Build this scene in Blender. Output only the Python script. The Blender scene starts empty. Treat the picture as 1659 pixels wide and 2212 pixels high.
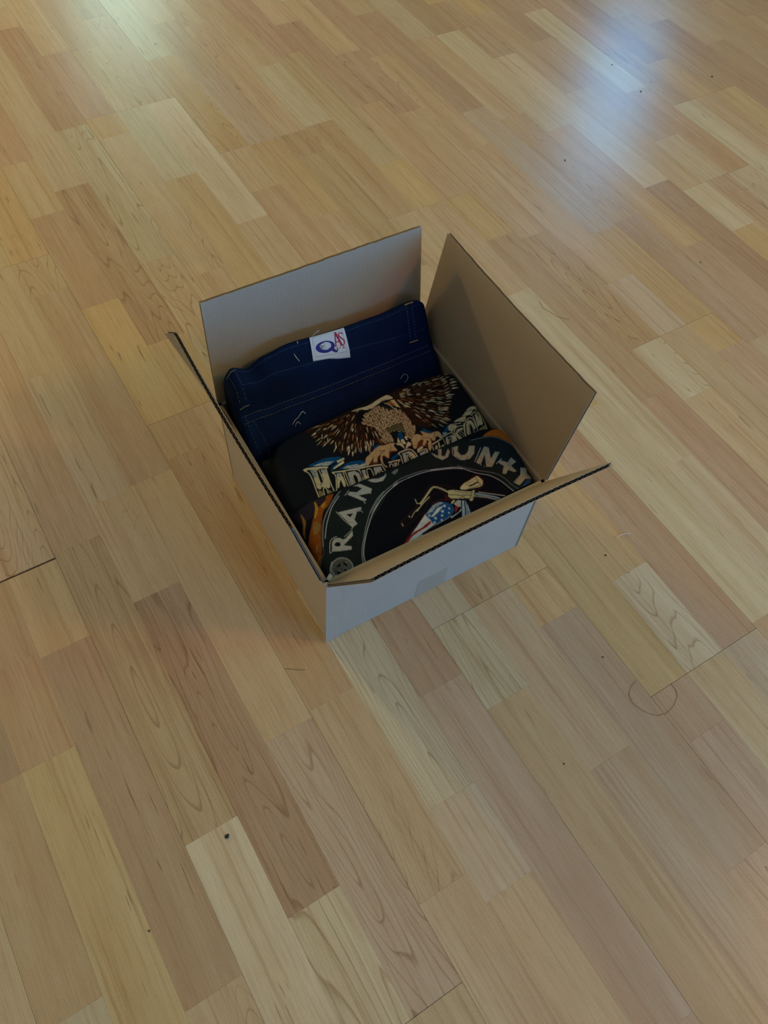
import bpy, bmesh, math, random
import numpy as np
from mathutils import Vector, Matrix

scene = bpy.context.scene
COL = scene.collection

# ------------------------------------------------------------------ camera
W_PLANK = 0.195                      # laminate board width (m); everything was measured against it
F_PX, PITCH, ROLL, YAW = 1720.60388, 1.00032787, 0.1171294, 2.21784824
CAM_H = W_PLANK / 0.20024052
cam_data = bpy.data.cameras.new('camera')
cam = bpy.data.objects.new('camera', cam_data)
COL.objects.link(cam)
cam_data.sensor_fit = 'VERTICAL'
cam_data.sensor_height = 24.0
cam_data.lens = 24.0 * F_PX / 2212.0
cam_data.clip_start = 0.01
az = Vector((-math.cos(YAW), math.sin(YAW), 0.0))
fwd = math.cos(PITCH) * az + Vector((0, 0, -math.sin(PITCH)))
up0 = math.sin(PITCH) * az + Vector((0, 0, math.cos(PITCH)))
right0 = az.cross(Vector((0, 0, 1)))
cx = math.cos(ROLL) * right0 + math.sin(ROLL) * up0
cy = -math.sin(ROLL) * right0 + math.cos(ROLL) * up0
m = Matrix((cx, cy, -fwd)).transposed().to_4x4()
m.translation = Vector((-0.33623, 0.0, CAM_H))
cam.matrix_world = m
scene.camera = cam

# ------------------------------------------------------------------ world, exposure, daylight
scene.view_settings.view_transform = 'Standard'
scene.view_settings.look = 'None'
scene.view_settings.gamma = 1.0
scene.view_settings.use_curve_mapping = False
scene.view_settings.exposure = 0.0
world = bpy.data.worlds.new('world')
scene.world = world
world.use_nodes = True
bg = world.node_tree.nodes['Background']
bg.inputs['Color'].default_value = (0.55, 0.72, 1.0, 1)
bg.inputs['Strength'].default_value = 0.3

ROOM = dict(x0=-1.9, x1=2.5, y0=-2.3, y1=5.0, z1=2.45)

def area(name, loc, target, sx, sy, watts, color):
    d = bpy.data.lights.new(name, 'AREA')
    d.shape = 'RECTANGLE'; d.size = sx; d.size_y = sy
    d.energy = watts; d.color = color
    o = bpy.data.objects.new(name, d); COL.objects.link(o)
    o.location = loc
    o.rotation_euler = (Vector(target) - Vector(loc)).to_track_quat('-Z', 'Y').to_euler()
    return o
# daylight coming in through the windows (each lamp stands just outside its pane): watts, colour; the left window and far lamp are added fill
LIGHTS = dict(
    side=(22.0, (0.273, 1.000, 0.773)), front=(115.0, (0.061, 0.339, 1.000)), left=(6.8, (0.882, 1.000, 0.926)), far=(11.5, (0.104, 0.504, 1.000)), door=(18.5, (0.571, 1.000, 0.886)), lamp=(20.0, (1.000, 0.400, 0.075)), added_lamp=(71.0, (1.000, 0.817, 0.352)))
area('daylight_side', (2.62, -0.66, 2.03), (1.0, -0.66, 2.03), 0.82, 0.62, *LIGHTS['side'])
area('daylight_front', (1.25, -2.42, 0.55), (1.25, 1.0, 0.55), 1.9, 0.80, *LIGHTS['front'])
area('added_fill_left', (-2.02, 0.60, 0.29), (0.0, 0.60, 0.29), 2.4, 0.40, *LIGHTS['left'])  # added low fill for the box's left wall
area('daylight_far', (2.62, 2.45, 1.12), (1.0, 2.45, 1.12), 0.42, 0.85, *LIGHTS['far'])
area('daylight_door', (1.10, 5.12, 1.0), (1.10, 1.0, 1.0), 0.62, 1.75, *LIGHTS['door'])

# ------------------------------------------------------------------ helpers
def mesh_from(name, verts, faces, mats=None, smooth=False, parent=None, fmat=None):
    me = bpy.data.meshes.new(name)
    me.from_pydata([tuple(map(float, v)) for v in verts], [], [tuple(map(int, f)) for f in faces])
    if mats is not None:
        for mm in (mats if isinstance(mats, (list, tuple)) else [mats]):
            me.materials.append(mm)
    if fmat is not None:
        me.polygons.foreach_set('material_index', np.asarray(fmat, dtype=np.int32))
    if smooth:
        me.polygons.foreach_set('use_smooth', np.ones(len(me.polygons), dtype=bool))
    me.update()
    o = bpy.data.objects.new(name, me)
    COL.objects.link(o)
    if parent is not None:
        o.parent = parent
    return o

class MB:
    """collects simple pieces into one mesh"""
    def __init__(self): self.v = []; self.f = []; self.m = []
    def box(self, c, h, ax=None, mat=0):
        c = np.array(c, float); A = np.eye(3) if ax is None else np.array(ax, float)
        n = len(self.v)
        for sx in (-1, 1):
            for sy in (-1, 1):
                for sz in (-1, 1):
                    self.v.append(c + A[0] * sx * h[0] + A[1] * sy * h[1] + A[2] * sz * h[2])
        for q in ((0, 1, 3, 2), (4, 6, 7, 5), (0, 4, 5, 1), (2, 3, 7, 6), (0, 2, 6, 4), (1, 5, 7, 3)):
            self.f.append([n + i for i in q]); self.m.append(mat)
    def tube(self, pts, r, seg=6, mat=0):
        pts = [np.array(p, float) for p in pts]; n0 = len(self.v); k = len(pts)
        rr = r if hasattr(r, '__len__') else [r] * k
        for i, p in enumerate(pts):
            t = pts[min(i + 1, k - 1)] - pts[max(i - 1, 0)]; t /= max(np.linalg.norm(t), 1e-9)
            a = np.cross(t, (0, 0, 1.0))
            if np.linalg.norm(a) < 1e-3: a = np.cross(t, (1.0, 0, 0))
            a /= np.linalg.norm(a); b = np.cross(a, t)
            for j in range(seg):
                w = 2 * math.pi * j / seg
                self.v.append(p + rr[i] * (math.cos(w) * a + math.sin(w) * b))
        for i in range(k - 1):
            for j in range(seg):
                self.f.append([n0 + i * seg + j, n0 + i * seg + (j + 1) % seg, n0 + (i + 1) * seg + (j + 1) % seg, n0 + (i + 1) * seg + j]); self.m.append(mat)
        self.f.append([n0 + j for j in range(seg)][::-1]); self.m.append(mat)
        self.f.append([n0 + (k - 1) * seg + j for j in range(seg)]); self.m.append(mat)
    def grid(self, P, mat=0, flip=False):
        P = np.asarray(P, float); a, b = P.shape[:2]; n0 = len(self.v)
        self.v.extend(P.reshape(-1, 3))
        for i in range(a - 1):
            for j in range(b - 1):
                q = [n0 + i * b + j, n0 + (i + 1) * b + j, n0 + (i + 1) * b + j + 1, n0 + i * b + j + 1]
                self.f.append(q[::-1] if flip else q); self.m.append(mat)
    def build(self, name, mats, parent=None, smooth=False):
        return mesh_from(name, self.v, self.f, mats, smooth, parent, self.m)

def empty(name, loc=(0, 0, 0), rz=0.0):
    o = bpy.data.objects.new(name, None); COL.objects.link(o)
    o.empty_display_size = 0.05
    o.location = loc; o.rotation_euler = (0, 0, rz)
    return o

def tag(o, label=None, cat=None, group=None, kind=None):
    if label: o['label'] = label
    if cat: o['category'] = cat
    if group: o['group'] = group
    if kind: o['kind'] = kind
    return o

def srgb(r, g, b):
    f = lambda c: c / 12.92 if c <= 0.04045 else ((c + 0.055) / 1.055) ** 2.4
    return (f(r / 255), f(g / 255), f(b / 255))

# ------------------------------------------------------------------ materials
class NT:
    def __init__(self, name):
        self.mat = bpy.data.materials.new(name); self.mat.use_nodes = True
        self.t = self.mat.node_tree; self.t.nodes.clear()
        self.out = self.t.nodes.new('ShaderNodeOutputMaterial')
        self.p = self.t.nodes.new('ShaderNodeBsdfPrincipled')
        self.t.links.new(self.p.outputs[0], self.out.inputs[0])
    def n(self, kind, **kw):
        nd = self.t.nodes.new(kind)
        for k, v in kw.items(): setattr(nd, k, v)
        return nd
    def link(self, a, b): self.t.links.new(a, b)
    def val(self, sock, v):
        if hasattr(v, 'is_linked') or isinstance(v, bpy.types.NodeSocket): self.link(v, sock)
        elif isinstance(v, (tuple, list)) and len(v) == 3 and sock.type == 'RGBA': sock.default_value = (*v, 1)
        else: sock.default_value = v
    def math(self, op, a, b=0.0, c=None, clamp=False):
        nd = self.n('ShaderNodeMath', operation=op); nd.use_clamp = clamp
        self.val(nd.inputs[0], a); self.val(nd.inputs[1], b)
        if c is not None: self.val(nd.inputs[2], c)
        return nd.outputs[0]
    def mix(self, fac, a, b, blend='MIX'):
        nd = self.n('ShaderNodeMix', data_type='RGBA', blend_type=blend)
        self.val(nd.inputs[0], fac); self.val(nd.inputs[6], a); self.val(nd.inputs[7], b)
        return nd.outputs[2]
    def mapr(self, v, a, b, c=0.0, d=1.0, smooth=False):
        nd = self.n('ShaderNodeMapRange'); nd.interpolation_type = 'SMOOTHSTEP' if smooth else 'LINEAR'
        self.val(nd.inputs[0], v)
        for i, x in enumerate((a, b, c, d)): nd.inputs[i + 1].default_value = x
        return nd.outputs[0]
    def noise(self, vec, scale, detail=2.0, rough=0.5, dist=0.0, color=False):
        nd = self.n('ShaderNodeTexNoise'); self.link(vec, nd.inputs['Vector'])
        nd.inputs['Scale'].default_value = scale; nd.inputs['Detail'].default_value = detail
        nd.inputs['Roughness'].default_value = rough; nd.inputs['Distortion'].default_value = dist
        return nd.outputs[1 if color else 0]
    def scale(self, vec, s, off=None):
        nd = self.n('ShaderNodeVectorMath', operation='MULTIPLY'); self.link(vec, nd.inputs[0]); nd.inputs[1].default_value = s
        if off is None: return nd.outputs[0]
        ad = self.n('ShaderNodeVectorMath', operation='ADD'); self.link(nd.outputs[0], ad.inputs[0]); self.link(off, ad.inputs[1])
        return ad.outputs[0]
    def bump(self, h, strength, dist, normal=None):
        nd = self.n('ShaderNodeBump'); nd.inputs['Strength'].default_value = strength; nd.inputs['Distance'].default_value = dist
        self.link(h, nd.inputs['Height'])
        if normal is not None: self.link(normal, nd.inputs['Normal'])
        return nd.outputs[0]
    def obj(self): return self.n('ShaderNodeTexCoord').outputs['Object']

def plain(name, col, rough=0.6, metal=0.0, spec=0.5):
    k = NT(name); k.p.inputs['Base Color'].default_value = (*col, 1); k.p.inputs['Roughness'].default_value = rough
    k.p.inputs['Metallic'].default_value = metal; k.p.inputs['Specular IOR Level'].default_value = spec
    # a little unevenness
    h = k.noise(k.obj(), 90.0, 3.0)
    k.link(k.bump(h, 0.08, 0.001), k.p.inputs['Normal'])
    return k.mat

def wood_material():
    """maple laminate: tone and seed come from each strip's own attributes"""
    k = NT('maple_laminate')
    tone = k.n('ShaderNodeAttribute', attribute_name='tone').outputs['Color']
    seed_n = k.n('ShaderNodeAttribute', attribute_name='seed')
    seed = seed_n.outputs['Fac']
    pos = k.n('ShaderNodeNewGeometry').outputs['Position']
    offn = k.n('ShaderNodeCombineXYZ')
    k.link(k.math('MULTIPLY', seed, 37.0), offn.inputs[0]); k.link(k.math('MULTIPLY', seed, 91.0), offn.inputs[1]); k.link(k.math('MULTIPLY', seed, 13.0), offn.inputs[2])
    off = offn.outputs[0]
    sm = k.scale(pos, (15.0, 1.6, 1.0), off)          # broad figure
    fig = k.noise(sm, 1.0, 1.5, 0.45, 0.25)
    band = k.noise(k.scale(pos, (60.0, 3.0, 1.0), off), 1.0, 2.0, 0.55)
    fine = k.noise(k.scale(pos, (520.0, 26.0, 1.0), off), 1.0, 2.0, 0.6)
    # growth-ring lines: thin contour lines of the broad figure, in only some strips
    ring = k.math('FRACT', k.math('MULTIPLY', fig, 34.0))
    ringl = k.math('ADD', k.math('MULTIPLY', k.mapr(ring, 0.80, 0.96, 0.0, 1.0, True), k.mapr(ring, 0.96, 1.0, 1.0, 0.0)), k.math('MULTIPLY', ring, 0.10))
    patch = k.mapr(k.noise(k.scale(pos, (9.0, 1.6, 1.0), k.scale(off, (1.7, 1.7, 1.7))), 1.0, 1.0), 0.5, 0.62, 0.0, 1.0, True)
    has = k.mapr(k.math('FRACT', k.math('MULTIPLY', seed, 7.31)), 0.42, 0.55, 0.0, 1.0)
    patch = k.math('MAXIMUM', patch, k.mapr(k.math('FRACT', k.math('MULTIPLY', seed, 7.31)), 0.88, 0.91, 0.0, 1.0))
    ringm = k.math('MULTIPLY', k.math('MULTIPLY', ringl, patch), has)
    # short dark mineral flecks
    fl = k.noise(k.scale(pos, (330.0, 20.0, 1.0), off), 1.0, 0.0)
    flm = k.mapr(fl, 0.770, 0.81, 0.0, 1.0, True)
    fl2 = k.mapr(k.noise(k.scale(pos, (11.0, 2.8, 1.0), k.scale(off, (2.3, 2.3, 2.3))), 1.0, 1.0), 0.47, 0.6, 0.0, 1.0)
    flm = k.math('MULTIPLY', flm, fl2)
    # soft reddish / golden clouds inside a strip
    cloud = k.noise(k.scale(pos, (20.0, 2.6, 1.0), k.scale(off, (3.1, 3.1, 3.1))), 1.0, 2.0, 0.5)
    c = k.mix(k.mapr(cloud, 0.38, 0.75, 0.0, 0.55), tone, k.mix(1.0, tone, (0.90, 0.78, 0.66), 'MULTIPLY'))
    pale = k.noise(k.scale(pos, (26.0, 1.9, 1.0), k.scale(off, (4.3, 4.3, 4.3))), 1.0, 1.0, 0.5)
    c = k.mix(k.mapr(pale, 0.48, 0.68, 0.0, 0.8, True), c, k.mix(1.0, c, (1.06, 1.09, 1.14), 'MULTIPLY'))
    c = k.mix(k.mapr(band, 0.35, 0.7, 0.0, 0.45), c, k.mix(1.0, c, (0.84, 0.76, 0.68), 'MULTIPLY'))
    streak = k.noise(k.scale(pos, (210.0, 3.2, 1.0), off), 1.0, 1.0)
    c = k.mix(k.mapr(streak, 0.54, 0.72, 0.0, 0.50), c, k.mix(1.0, c, (0.74, 0.62, 0.50), 'MULTIPLY'))
    c = k.mix(k.mapr(fine, 0.42, 0.75, 0.0, 0.48), c, k.mix(1.0, c, (0.75, 0.66, 0.56), 'MULTIPLY'))
    c = k.mix(k.math('MULTIPLY', ringm, 0.55), c, k.mix(1.0, c, (0.52, 0.38, 0.26), 'MULTIPLY'))
    c = k.mix(k.math('MULTIPLY', flm, 0.6), c, k.mix(1.0, c, (0.40, 0.27, 0.17), 'MULTIPLY'))
    k.link(c, k.p.inputs['Base Color'])
    k.p.inputs['Specular IOR Level'].default_value = 0.5
    micro = k.noise(k.scale(pos, (900.0, 500.0, 1.0)), 1.0, 1.0, 0.5)
    k.link(k.mapr(micro, 0.3, 0.7, 0.265, 0.305), k.p.inputs['Roughness'])
    b = k.bump(micro, 0.02, 0.0004)
    b = k.bump(fine, 0.03, 0.0004, b)
    k.link(b, k.p.inputs['Normal'])
    return k.mat

def kraft_material(name, col, streak_axis=0):
    k = NT(name); o = k.obj()
    n1 = k.noise(o, 420.0, 3.0, 0.6)
    n2 = k.noise(o, 14.0, 2.0)
    s = [40.0, 40.0, 40.0]; s[streak_axis] = 6.0
    fl = k.noise(k.scale(o, (900.0 if streak_axis != 0 else 60.0, 900.0, 60.0)), 1.0, 1.0)
    c = k.mix(k.mapr(n1, 0.3, 0.7, 0.0, 0.35), col, tuple(x * 0.72 for x in col))
    c = k.mix(k.mapr(n2, 0.3, 0.7, 0.0, 0.25), c, tuple(x * 1.12 for x in col))
    k.link(c, k.p.inputs['Base Color'])
    k.p.inputs['Roughness'].default_value = 0.75
    k.p.inputs['Specular IOR Level'].default_value = 0.25
    wv = k.n('ShaderNodeTexWave', wave_type='BANDS', bands_direction='X')
    k.link(o, wv.inputs['Vector']); wv.inputs['Scale'].default_value = 52.0; wv.inputs['Distortion'].default_value = 0.3
    b = k.bump(wv.outputs['Fac'], 0.10, 0.0004)
    k.link(k.bump(n1, 0.15, 0.0004, b), k.p.inputs['Normal'])
    return k.mat

def cloth_material(name, base=None, attr=None, denim=False):
    k = NT(name); o = k.obj()
    n1 = k.noise(o, 900.0, 2.0, 0.6); n2 = k.noise(o, 26.0, 3.0, 0.55)
    if attr:
        c = k.n('ShaderNodeAttribute', attribute_name=attr).outputs['Color']
    else:
        c = None
    if denim:
        tw = k.n('ShaderNodeTexWave', wave_type='BANDS', bands_direction='DIAGONAL')
        k.link(o, tw.inputs['Vector']); tw.inputs['Scale'].default_value = 260.0; tw.inputs['Distortion'].default_value = 1.0
        f = k.math('ADD', k.math('MULTIPLY', tw.outputs['Fac'], 0.25), k.math('MULTIPLY', n1, 0.6))
        dk = tuple(x * 0.55 for x in base); lt = tuple(x * 1.7 for x in base)
        c = k.mix(k.mapr(f, 0.2, 0.65), dk, lt)
        c = k.mix(k.mapr(n2, 0.35, 0.75, 0.0, 0.5), c, k.mix(1.0, c, (1.5, 1.5, 1.45), 'MULTIPLY'))
        fade = k.n('ShaderNodeAttribute', attribute_name='fade').outputs['Fac']
        c = k.mix(k.math('MULTIPLY', fade, 0.55), c, tuple(min(1, x * 3.2) for x in base))
        h = k.math('ADD', tw.outputs['Fac'], n1)
    else:
        if c is None: c = base
        c = k.mix(k.mapr(n1, 0.3, 0.7, 0.0, 0.5), c, k.mix(1.0, c, (0.72, 0.72, 0.72), 'MULTIPLY'))
        h = n1
    k.link(c, k.p.inputs['Base Color'])
    k.p.inputs['Roughness'].default_value = 0.85
    k.p.inputs['Specular IOR Level'].default_value = 0.10
    k.p.inputs['Sheen Weight'].default_value = 0.0
    b = k.bump(n2, 0.25, 0.0025)
    k.link(k.bump(h, 0.25, 0.0004, b), k.p.inputs['Normal'])
    return k.mat

def glass_material():
    k = NT('window_glass')
    tr = k.n('ShaderNodeBsdfTransparent'); gl = k.n('ShaderNodeBsdfGlossy'); mx = k.n('ShaderNodeMixShader')
    gl.inputs['Roughness'].default_value = 0.02
    mx.inputs[0].default_value = 0.05
    k.link(tr.outputs[0], mx.inputs[1]); k.link(gl.outputs[0], mx.inputs[2])
    k.link(mx.outputs[0], k.out.inputs[0])
    return k.mat

M_WOOD = wood_material()
M_SUB = plain('underlay', (0.03, 0.02, 0.015), 0.9)
M_KRAFT = kraft_material('kraft_board', (0.43, 0.305, 0.178))
M_FLUTE = kraft_material('kraft_flute', (0.36, 0.265, 0.165))
M_WALL = plain('white_wall_paint', (0.55, 0.51, 0.46), 0.8)
M_CEIL = plain('ceiling_paint', (0.55, 0.52, 0.47), 0.9)
M_FRAME = plain('white_window_frame', (0.75, 0.75, 0.74), 0.4)
M_GLASS = glass_material()

# ------------------------------------------------------------------ room shell
X0, X1, Y0, Y1, Z1 = ROOM['x0'], ROOM['x1'], ROOM['y0'], ROOM['y1'], ROOM['z1']
TH = 0.10
def wall_with_hole(name, axis, pos, out, lo, hi, hole):
    """a wall slab with one rectangular opening; axis 'x' = plane x=pos spanning y, 'y' = plane y=pos spanning x"""
    b = MB()
    def slab(a0, a1, c0, c1):
        if a1 - a0 < 1e-4 or c1 - c0 < 1e-4: return
        cen = pos + out * TH / 2
        if axis == 'x': b.box((cen, (a0 + a1) / 2, (c0 + c1) / 2), (TH / 2, (a1 - a0) / 2, (c1 - c0) / 2))
        else: b.box(((a0 + a1) / 2, cen, (c0 + c1) / 2), ((a1 - a0) / 2, TH / 2, (c1 - c0) / 2))
    if hole is None: slab(lo, hi, 0, Z1)
    else:
        holes = sorted(hole, key=lambda q: q[0]); prev = lo
        for (p0, p1, q0, q1) in holes:
            slab(prev, p0, 0, Z1); slab(p0, p1, 0, q0); slab(p0, p1, q1, Z1); prev = p1
        slab(prev, hi, 0, Z1)
    return tag(b.build(name, M_WALL), kind='structure')
WIN_SIDE = (-1.08, -0.24, 1.70, 2.36)
WIN_FAR = (2.22, 2.68, 0.68, 1.56)
WIN_DOOR = (0.78, 1.42, 0.05, 1.90)
WIN_FRONT = (0.28, 2.22, 0.13, 0.97)
WIN_ADDED = (-0.62, 1.82, 0.07, 0.51)  # invented opening, kept low so the left flap shields the right one
wall_with_hole('wall_right', 'x', X1, 1, Y0, Y1, [WIN_SIDE, WIN_FAR])
wall_with_hole('wall_left', 'x', X0, -1, Y0, Y1, [WIN_ADDED])
wall_with_hole('wall_back', 'y', Y1, 1, X0 - TH, X1 + TH, [WIN_DOOR])
wall_with_hole('wall_front', 'y', Y0, -1, X0 - TH, X1 + TH, [WIN_FRONT])
cb = MB(); cb.box(((X0 + X1) / 2, (Y0 + Y1) / 2, Z1 + 0.05), ((X1 - X0) / 2 + TH, (Y1 - Y0) / 2 + TH, 0.05))
tag(cb.build('ceiling', M_CEIL), kind='structure')

def window(name, axis, pos, hole):
    a0, a1, z0, z1 = hole; fr = 0.035; b = MB()
    def P(a, z): return (pos, a, z) if axis == 'x' else (a, pos, z)
    def H(ha, hz, d=0.03): return (d, ha, hz) if axis == 'x' else (ha, d, hz)
    b.box(P((a0 + a1) / 2, z0 + fr / 2), H((a1 - a0) / 2, fr / 2)); b.box(P((a0 + a1) / 2, z1 - fr / 2), H((a1 - a0) / 2, fr / 2))
    b.box(P(a0 + fr / 2, (z0 + z1) / 2), H(fr / 2, (z1 - z0) / 2 - fr)); b.box(P(a1 - fr / 2, (z0 + z1) / 2), H(fr / 2, (z1 - z0) / 2 - fr))
    f = tag(b.build(name, M_FRAME), kind='structure')
    g = MB(); g.box(P((a0 + a1) / 2, (z0 + z1) / 2), H((a1 - a0) / 2 - fr, (z1 - z0) / 2 - fr, 0.003))
    g.build('pane', M_GLASS, f)
window('window_1', 'x', X1 + 0.05, WIN_SIDE)
window('window_2', 'x', X1 + 0.05, WIN_FAR)
window('window_3', 'y', Y1 + 0.05, WIN_DOOR)
window('window_4', 'y', Y0 - 0.05, WIN_FRONT)
window('window_5', 'x', X0 - 0.05, WIN_ADDED)

# two ceiling lamps, both out of the frame: one right of the camera, one added at the far left to brighten the underlit floor
def ceiling_lamp(label, loc, power, glow):
    r = tag(empty('ceiling_lamp', loc), label, 'lamp')
    b = MB(); n = 28
    prof = [(0.02, 0.0), (0.20, -0.005), (0.205, -0.03), (0.17, -0.07), (0.09, -0.095), (0.0, -0.10)]
    P = np.array([[(rr * math.cos(2 * math.pi * j / n), rr * math.sin(2 * math.pi * j / n), z) for j in range(n + 1)] for rr, z in prof])
    b.grid(P)
    k = NT('lamp_glass'); k.p.inputs['Base Color'].default_value = (0.9, 0.85, 0.75, 1)
    k.p.inputs['Emission Color'].default_value = (1.0, 0.85, 0.65, 1); k.p.inputs['Emission Strength'].default_value = glow
    b.build('lamp_shade', k.mat, r, True)
    d = bpy.data.lights.new('ceiling_bulb', 'AREA'); d.shape = 'DISK'; d.size = 0.38; d.energy, d.color = power
    o = bpy.data.objects.new('ceiling_bulb', d); COL.objects.link(o); o.parent = r; o.location = (0, 0, -0.11)
ceiling_lamp('round white ceiling lamp nearest the camera, to its right', (1.6, -1.0, Z1), LIGHTS['lamp'], 0.3)
ceiling_lamp('added unseen fill lamp near the far wall, beyond the top edge of the picture', (-1.0, 4.7, Z1), LIGHTS['added_lamp'], 0.3)

# ------------------------------------------------------------------ floor: printed maple strips on three-strip boards
TONES = dict(
    P=srgb(215, 193, 148), M=srgb(208, 177, 130), R=srgb(200, 166, 125), Y=srgb(211, 177, 121),
    D=srgb(193, 159, 116), G=srgb(206, 179, 139), B=srgb(200, 167, 119))
# end joints along each strip (strip index across the floor -> joint positions along it, in board widths)
JOINTS = {
 -9: [0.70, 2.03, 3.35], -8: [2.03, 2.73, 3.35], -7: [0.41, 2.68, 3.35],
 -6: [-0.24, 1.16, 3.38, 6.39], -5: [-0.24, 0.52, 2.76, 3.64, 5.03, 6.39], -4: [-0.24, 1.46, 3.67, 5.91, 6.39],
 -3: [1.50, 3.76, 4.14, 5.58, 6.92, 7.80], -2: [0.01, 0.60, 2.3, 4.14, 4.93, 7.21], -1: [-1.01, 1.22, 3.0, 4.14, 5.89, 8.14, 10.28],
 0: [0.93, 1.58, 3.4, 5.53, 7.82, 8.21, 9.56], 1: [0.28, 1.58, 3.1, 5.0, 6.90, 8.21], 2: [-0.6, 1.22, 1.58, 3.9, 6.0, 8.21],
 3: [0.09, 0.45, 1.90, 4.2, 6.37, 7.08, 9.0], 4: [0.45, 1.25, 3.5, 5.75, 7.08, 8.4], 5: [0.45, 2.6, 4.7, 6.66, 7.08, 9.5],
 6: [0.49, 2.6, 4.2, 5.42, 7.11, 8.35], 7: [-0.4, 1.82, 4.0, 5.42, 6.19, 8.47], 8: [0.2, 2.44, 4.71, 5.42, 7.2, 9.09],
 9: [0.0, 2.27, 2.94, 4.58, 6.88, 8.21], 10: [0.9, 2.94, 3.69, 6.0, 8.0, 9.57], 11: [0.6, 2.55, 2.94, 4.32, 6.60, 8.90],
 12: [1.48, 2.5, 4.35, 6.3, 8.10], 13: [1.48, 3.74, 5.9, 8.10], 14: [1.48, 2.7, 4.64, 7.37, 8.10, 8.76],
 15: [1.6, 3.70, 4.43, 6.4, 8.3], 16: [2.2, 4.43, 5.22, 7.47, 9.4], 17: [2.5, 4.43, 6.1, 8.08],
 18: [3.1, 5.66, 6.9, 8.9], 19: [4.2, 5.66, 6.48, 8.4], 20: [3.6, 5.66, 7.5, 9.3],
 21: [5.0, 7.2, 9.0], 22: [4.4, 6.5, 9.0], 23: [6.03, 8.0, 9.0], 24: [5.5, 7.9], 25: [6.8, 8.6], 26: [6.2, 8.2]}
BOARD_END = {-3: [3.35, 9.98], -2: [-0.24, 6.39], -1: [4.14, 10.76], 0: [1.58, 8.21], 1: [0.45, 7.08], 2: [5.42, 12.05], 3: [2.94, 9.57],
             4: [1.48, 8.10], 5: [4.43, 11.06], 6: [5.66], 7: [9.0, 2.37], 8: [7.3]}
TONE_ROWS = {-9: '0B', -8: '-1Y 0B 1B', -7: '-1M 0D 1Y 2M', -6: '0P 1B 2R', -5: '0P 1D 2M 3G 4M', -4: '-1M 0G 1M 2R 3M 4Y', -3: '-1M 0B 1B 2Y 3R 4M 5R', -2: '-1M 0G 1P 2M 3Y 4D 5G', -1: '0R 1D 2M 3M 4P 5D 6M', 0: '-1B 0P 1G 2M 3M 4Y 5R 6M', 1: '-1R 0M 1B 2Y 3Y 4P 5M', 2: '-1R 0R 1Y 2Y 3M 4P 5M', 3: '-1R 0D 1Y 2M 3B 4M 5Y 6P', 4: '-1M 0P 1Y 2M 3Y 4G 5M', 5: '-1G 0R 1M 2B 3B 4M 5M', 6: '0P 1Y 2M 3B 4P 5M', 7: '0P 1P 2M 3Y 4M 5R', 8: '0R 1B 2Y 3M 4R 5M', 9: '0M 1P 2B 3M 4R 5M', 10: '0M 1G 2M 3M 4R', 11: '0R 1Y 2Y 3G 4R 5M', 12: '0M 1R 2M 3M 4G', 13: '0R 1Y 2P 3D', 14: '0M 1D 2P 3R 4D', 15: '0Y 1P 2M 3M', 16: '0M 1P 2M 3D', 17: '0P 1B 2P', 18: '0P 1B 2R', 19: '0M 1Y 2D', 20: '0Y 1B 2M', 21: '0M 1D 2M', 22: '0B 1B', 23: '0M 1M', 24: '0B 1B', 25: '-1B 0B', 26: '0B'}
OVERRIDE = {(s, int(t[:-1])): t[-1] for s, row in TONE_ROWS.items() for t in row.split()}
FIGURED = {(-5, 1), (-4, 0), (-2, 1), (-2, 4), (-7, 2), (-1, 3), (0, 0), (4, 0), (9, 1), (9, 2), (-4, 3), (-5, 0), (-6, 1), (1, 5), (-1, 4)}   # strips with visible cathedral figure
floor = bpy.data.objects.new('floor', None)
fl = MB(); fl.box(((X0 + X1) / 2, (Y0 + Y1) / 2, -0.012), ((X1 - X0) / 2 + TH, (Y1 - Y0) / 2 + TH, 0.008))
floor = tag(fl.build('floor', M_SUB), kind='structure')
rnd = random.Random(11)
SW = W_PLANK / 3

def strip_geom(s, u0, u1, e0, e1):
    """one strip: flat top with chamfered edges; wider gap where a board ends"""
    side_l = 0.00009 if s % 3 == 0 else 0.00003
    side_r = 0.00009 if s % 3 == 2 else 0.00003
    g0 = 0.00018 if e0 == 1 else (0.0015 if e0 == 2 else 0.00003)
    g1 = 0.00018 if e1 == 1 else (0.0015 if e1 == 2 else 0.00003)
    xa, xb = s * SW + side_l, (s + 1) * SW - side_r
    ya, yb = u0 * W_PLANK + g0, u1 * W_PLANK - g1
    ch = lambda g: 0.00014 if g > 0.00005 else 0.00002
    cl, cr, c0, c1 = ch(side_l), ch(side_r), ch(g0), ch(g1)
    d = 0.00035
    v = [(xa, ya, -0.004), (xb, ya, -0.004), (xb, yb, -0.004), (xa, yb, -0.004),
         (xa, ya, -d), (xb, ya, -d), (xb, yb, -d), (xa, yb, -d),
         (xa + cl, ya + c0, 0), (xb - cr, ya + c0, 0), (xb - cr, yb - c1, 0), (xa + cl, yb - c1, 0)]
    f = [(8, 9, 10, 11)] + [(i, (i + 1) % 4, 4 + (i + 1) % 4, 4 + i) for i in range(4)] + [(4 + i, 4 + (i + 1) % 4, 8 + (i + 1) % 4, 8 + i) for i in range(4)]
    return v, f

def is_end(s, u):
    for e in BOARD_END.get(s // 3, []):
        if abs(e - u) < 0.05: return 2 if (s // 3 == -3 and abs(e - 3.35) < 0.05) else 1
    return 0

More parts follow.
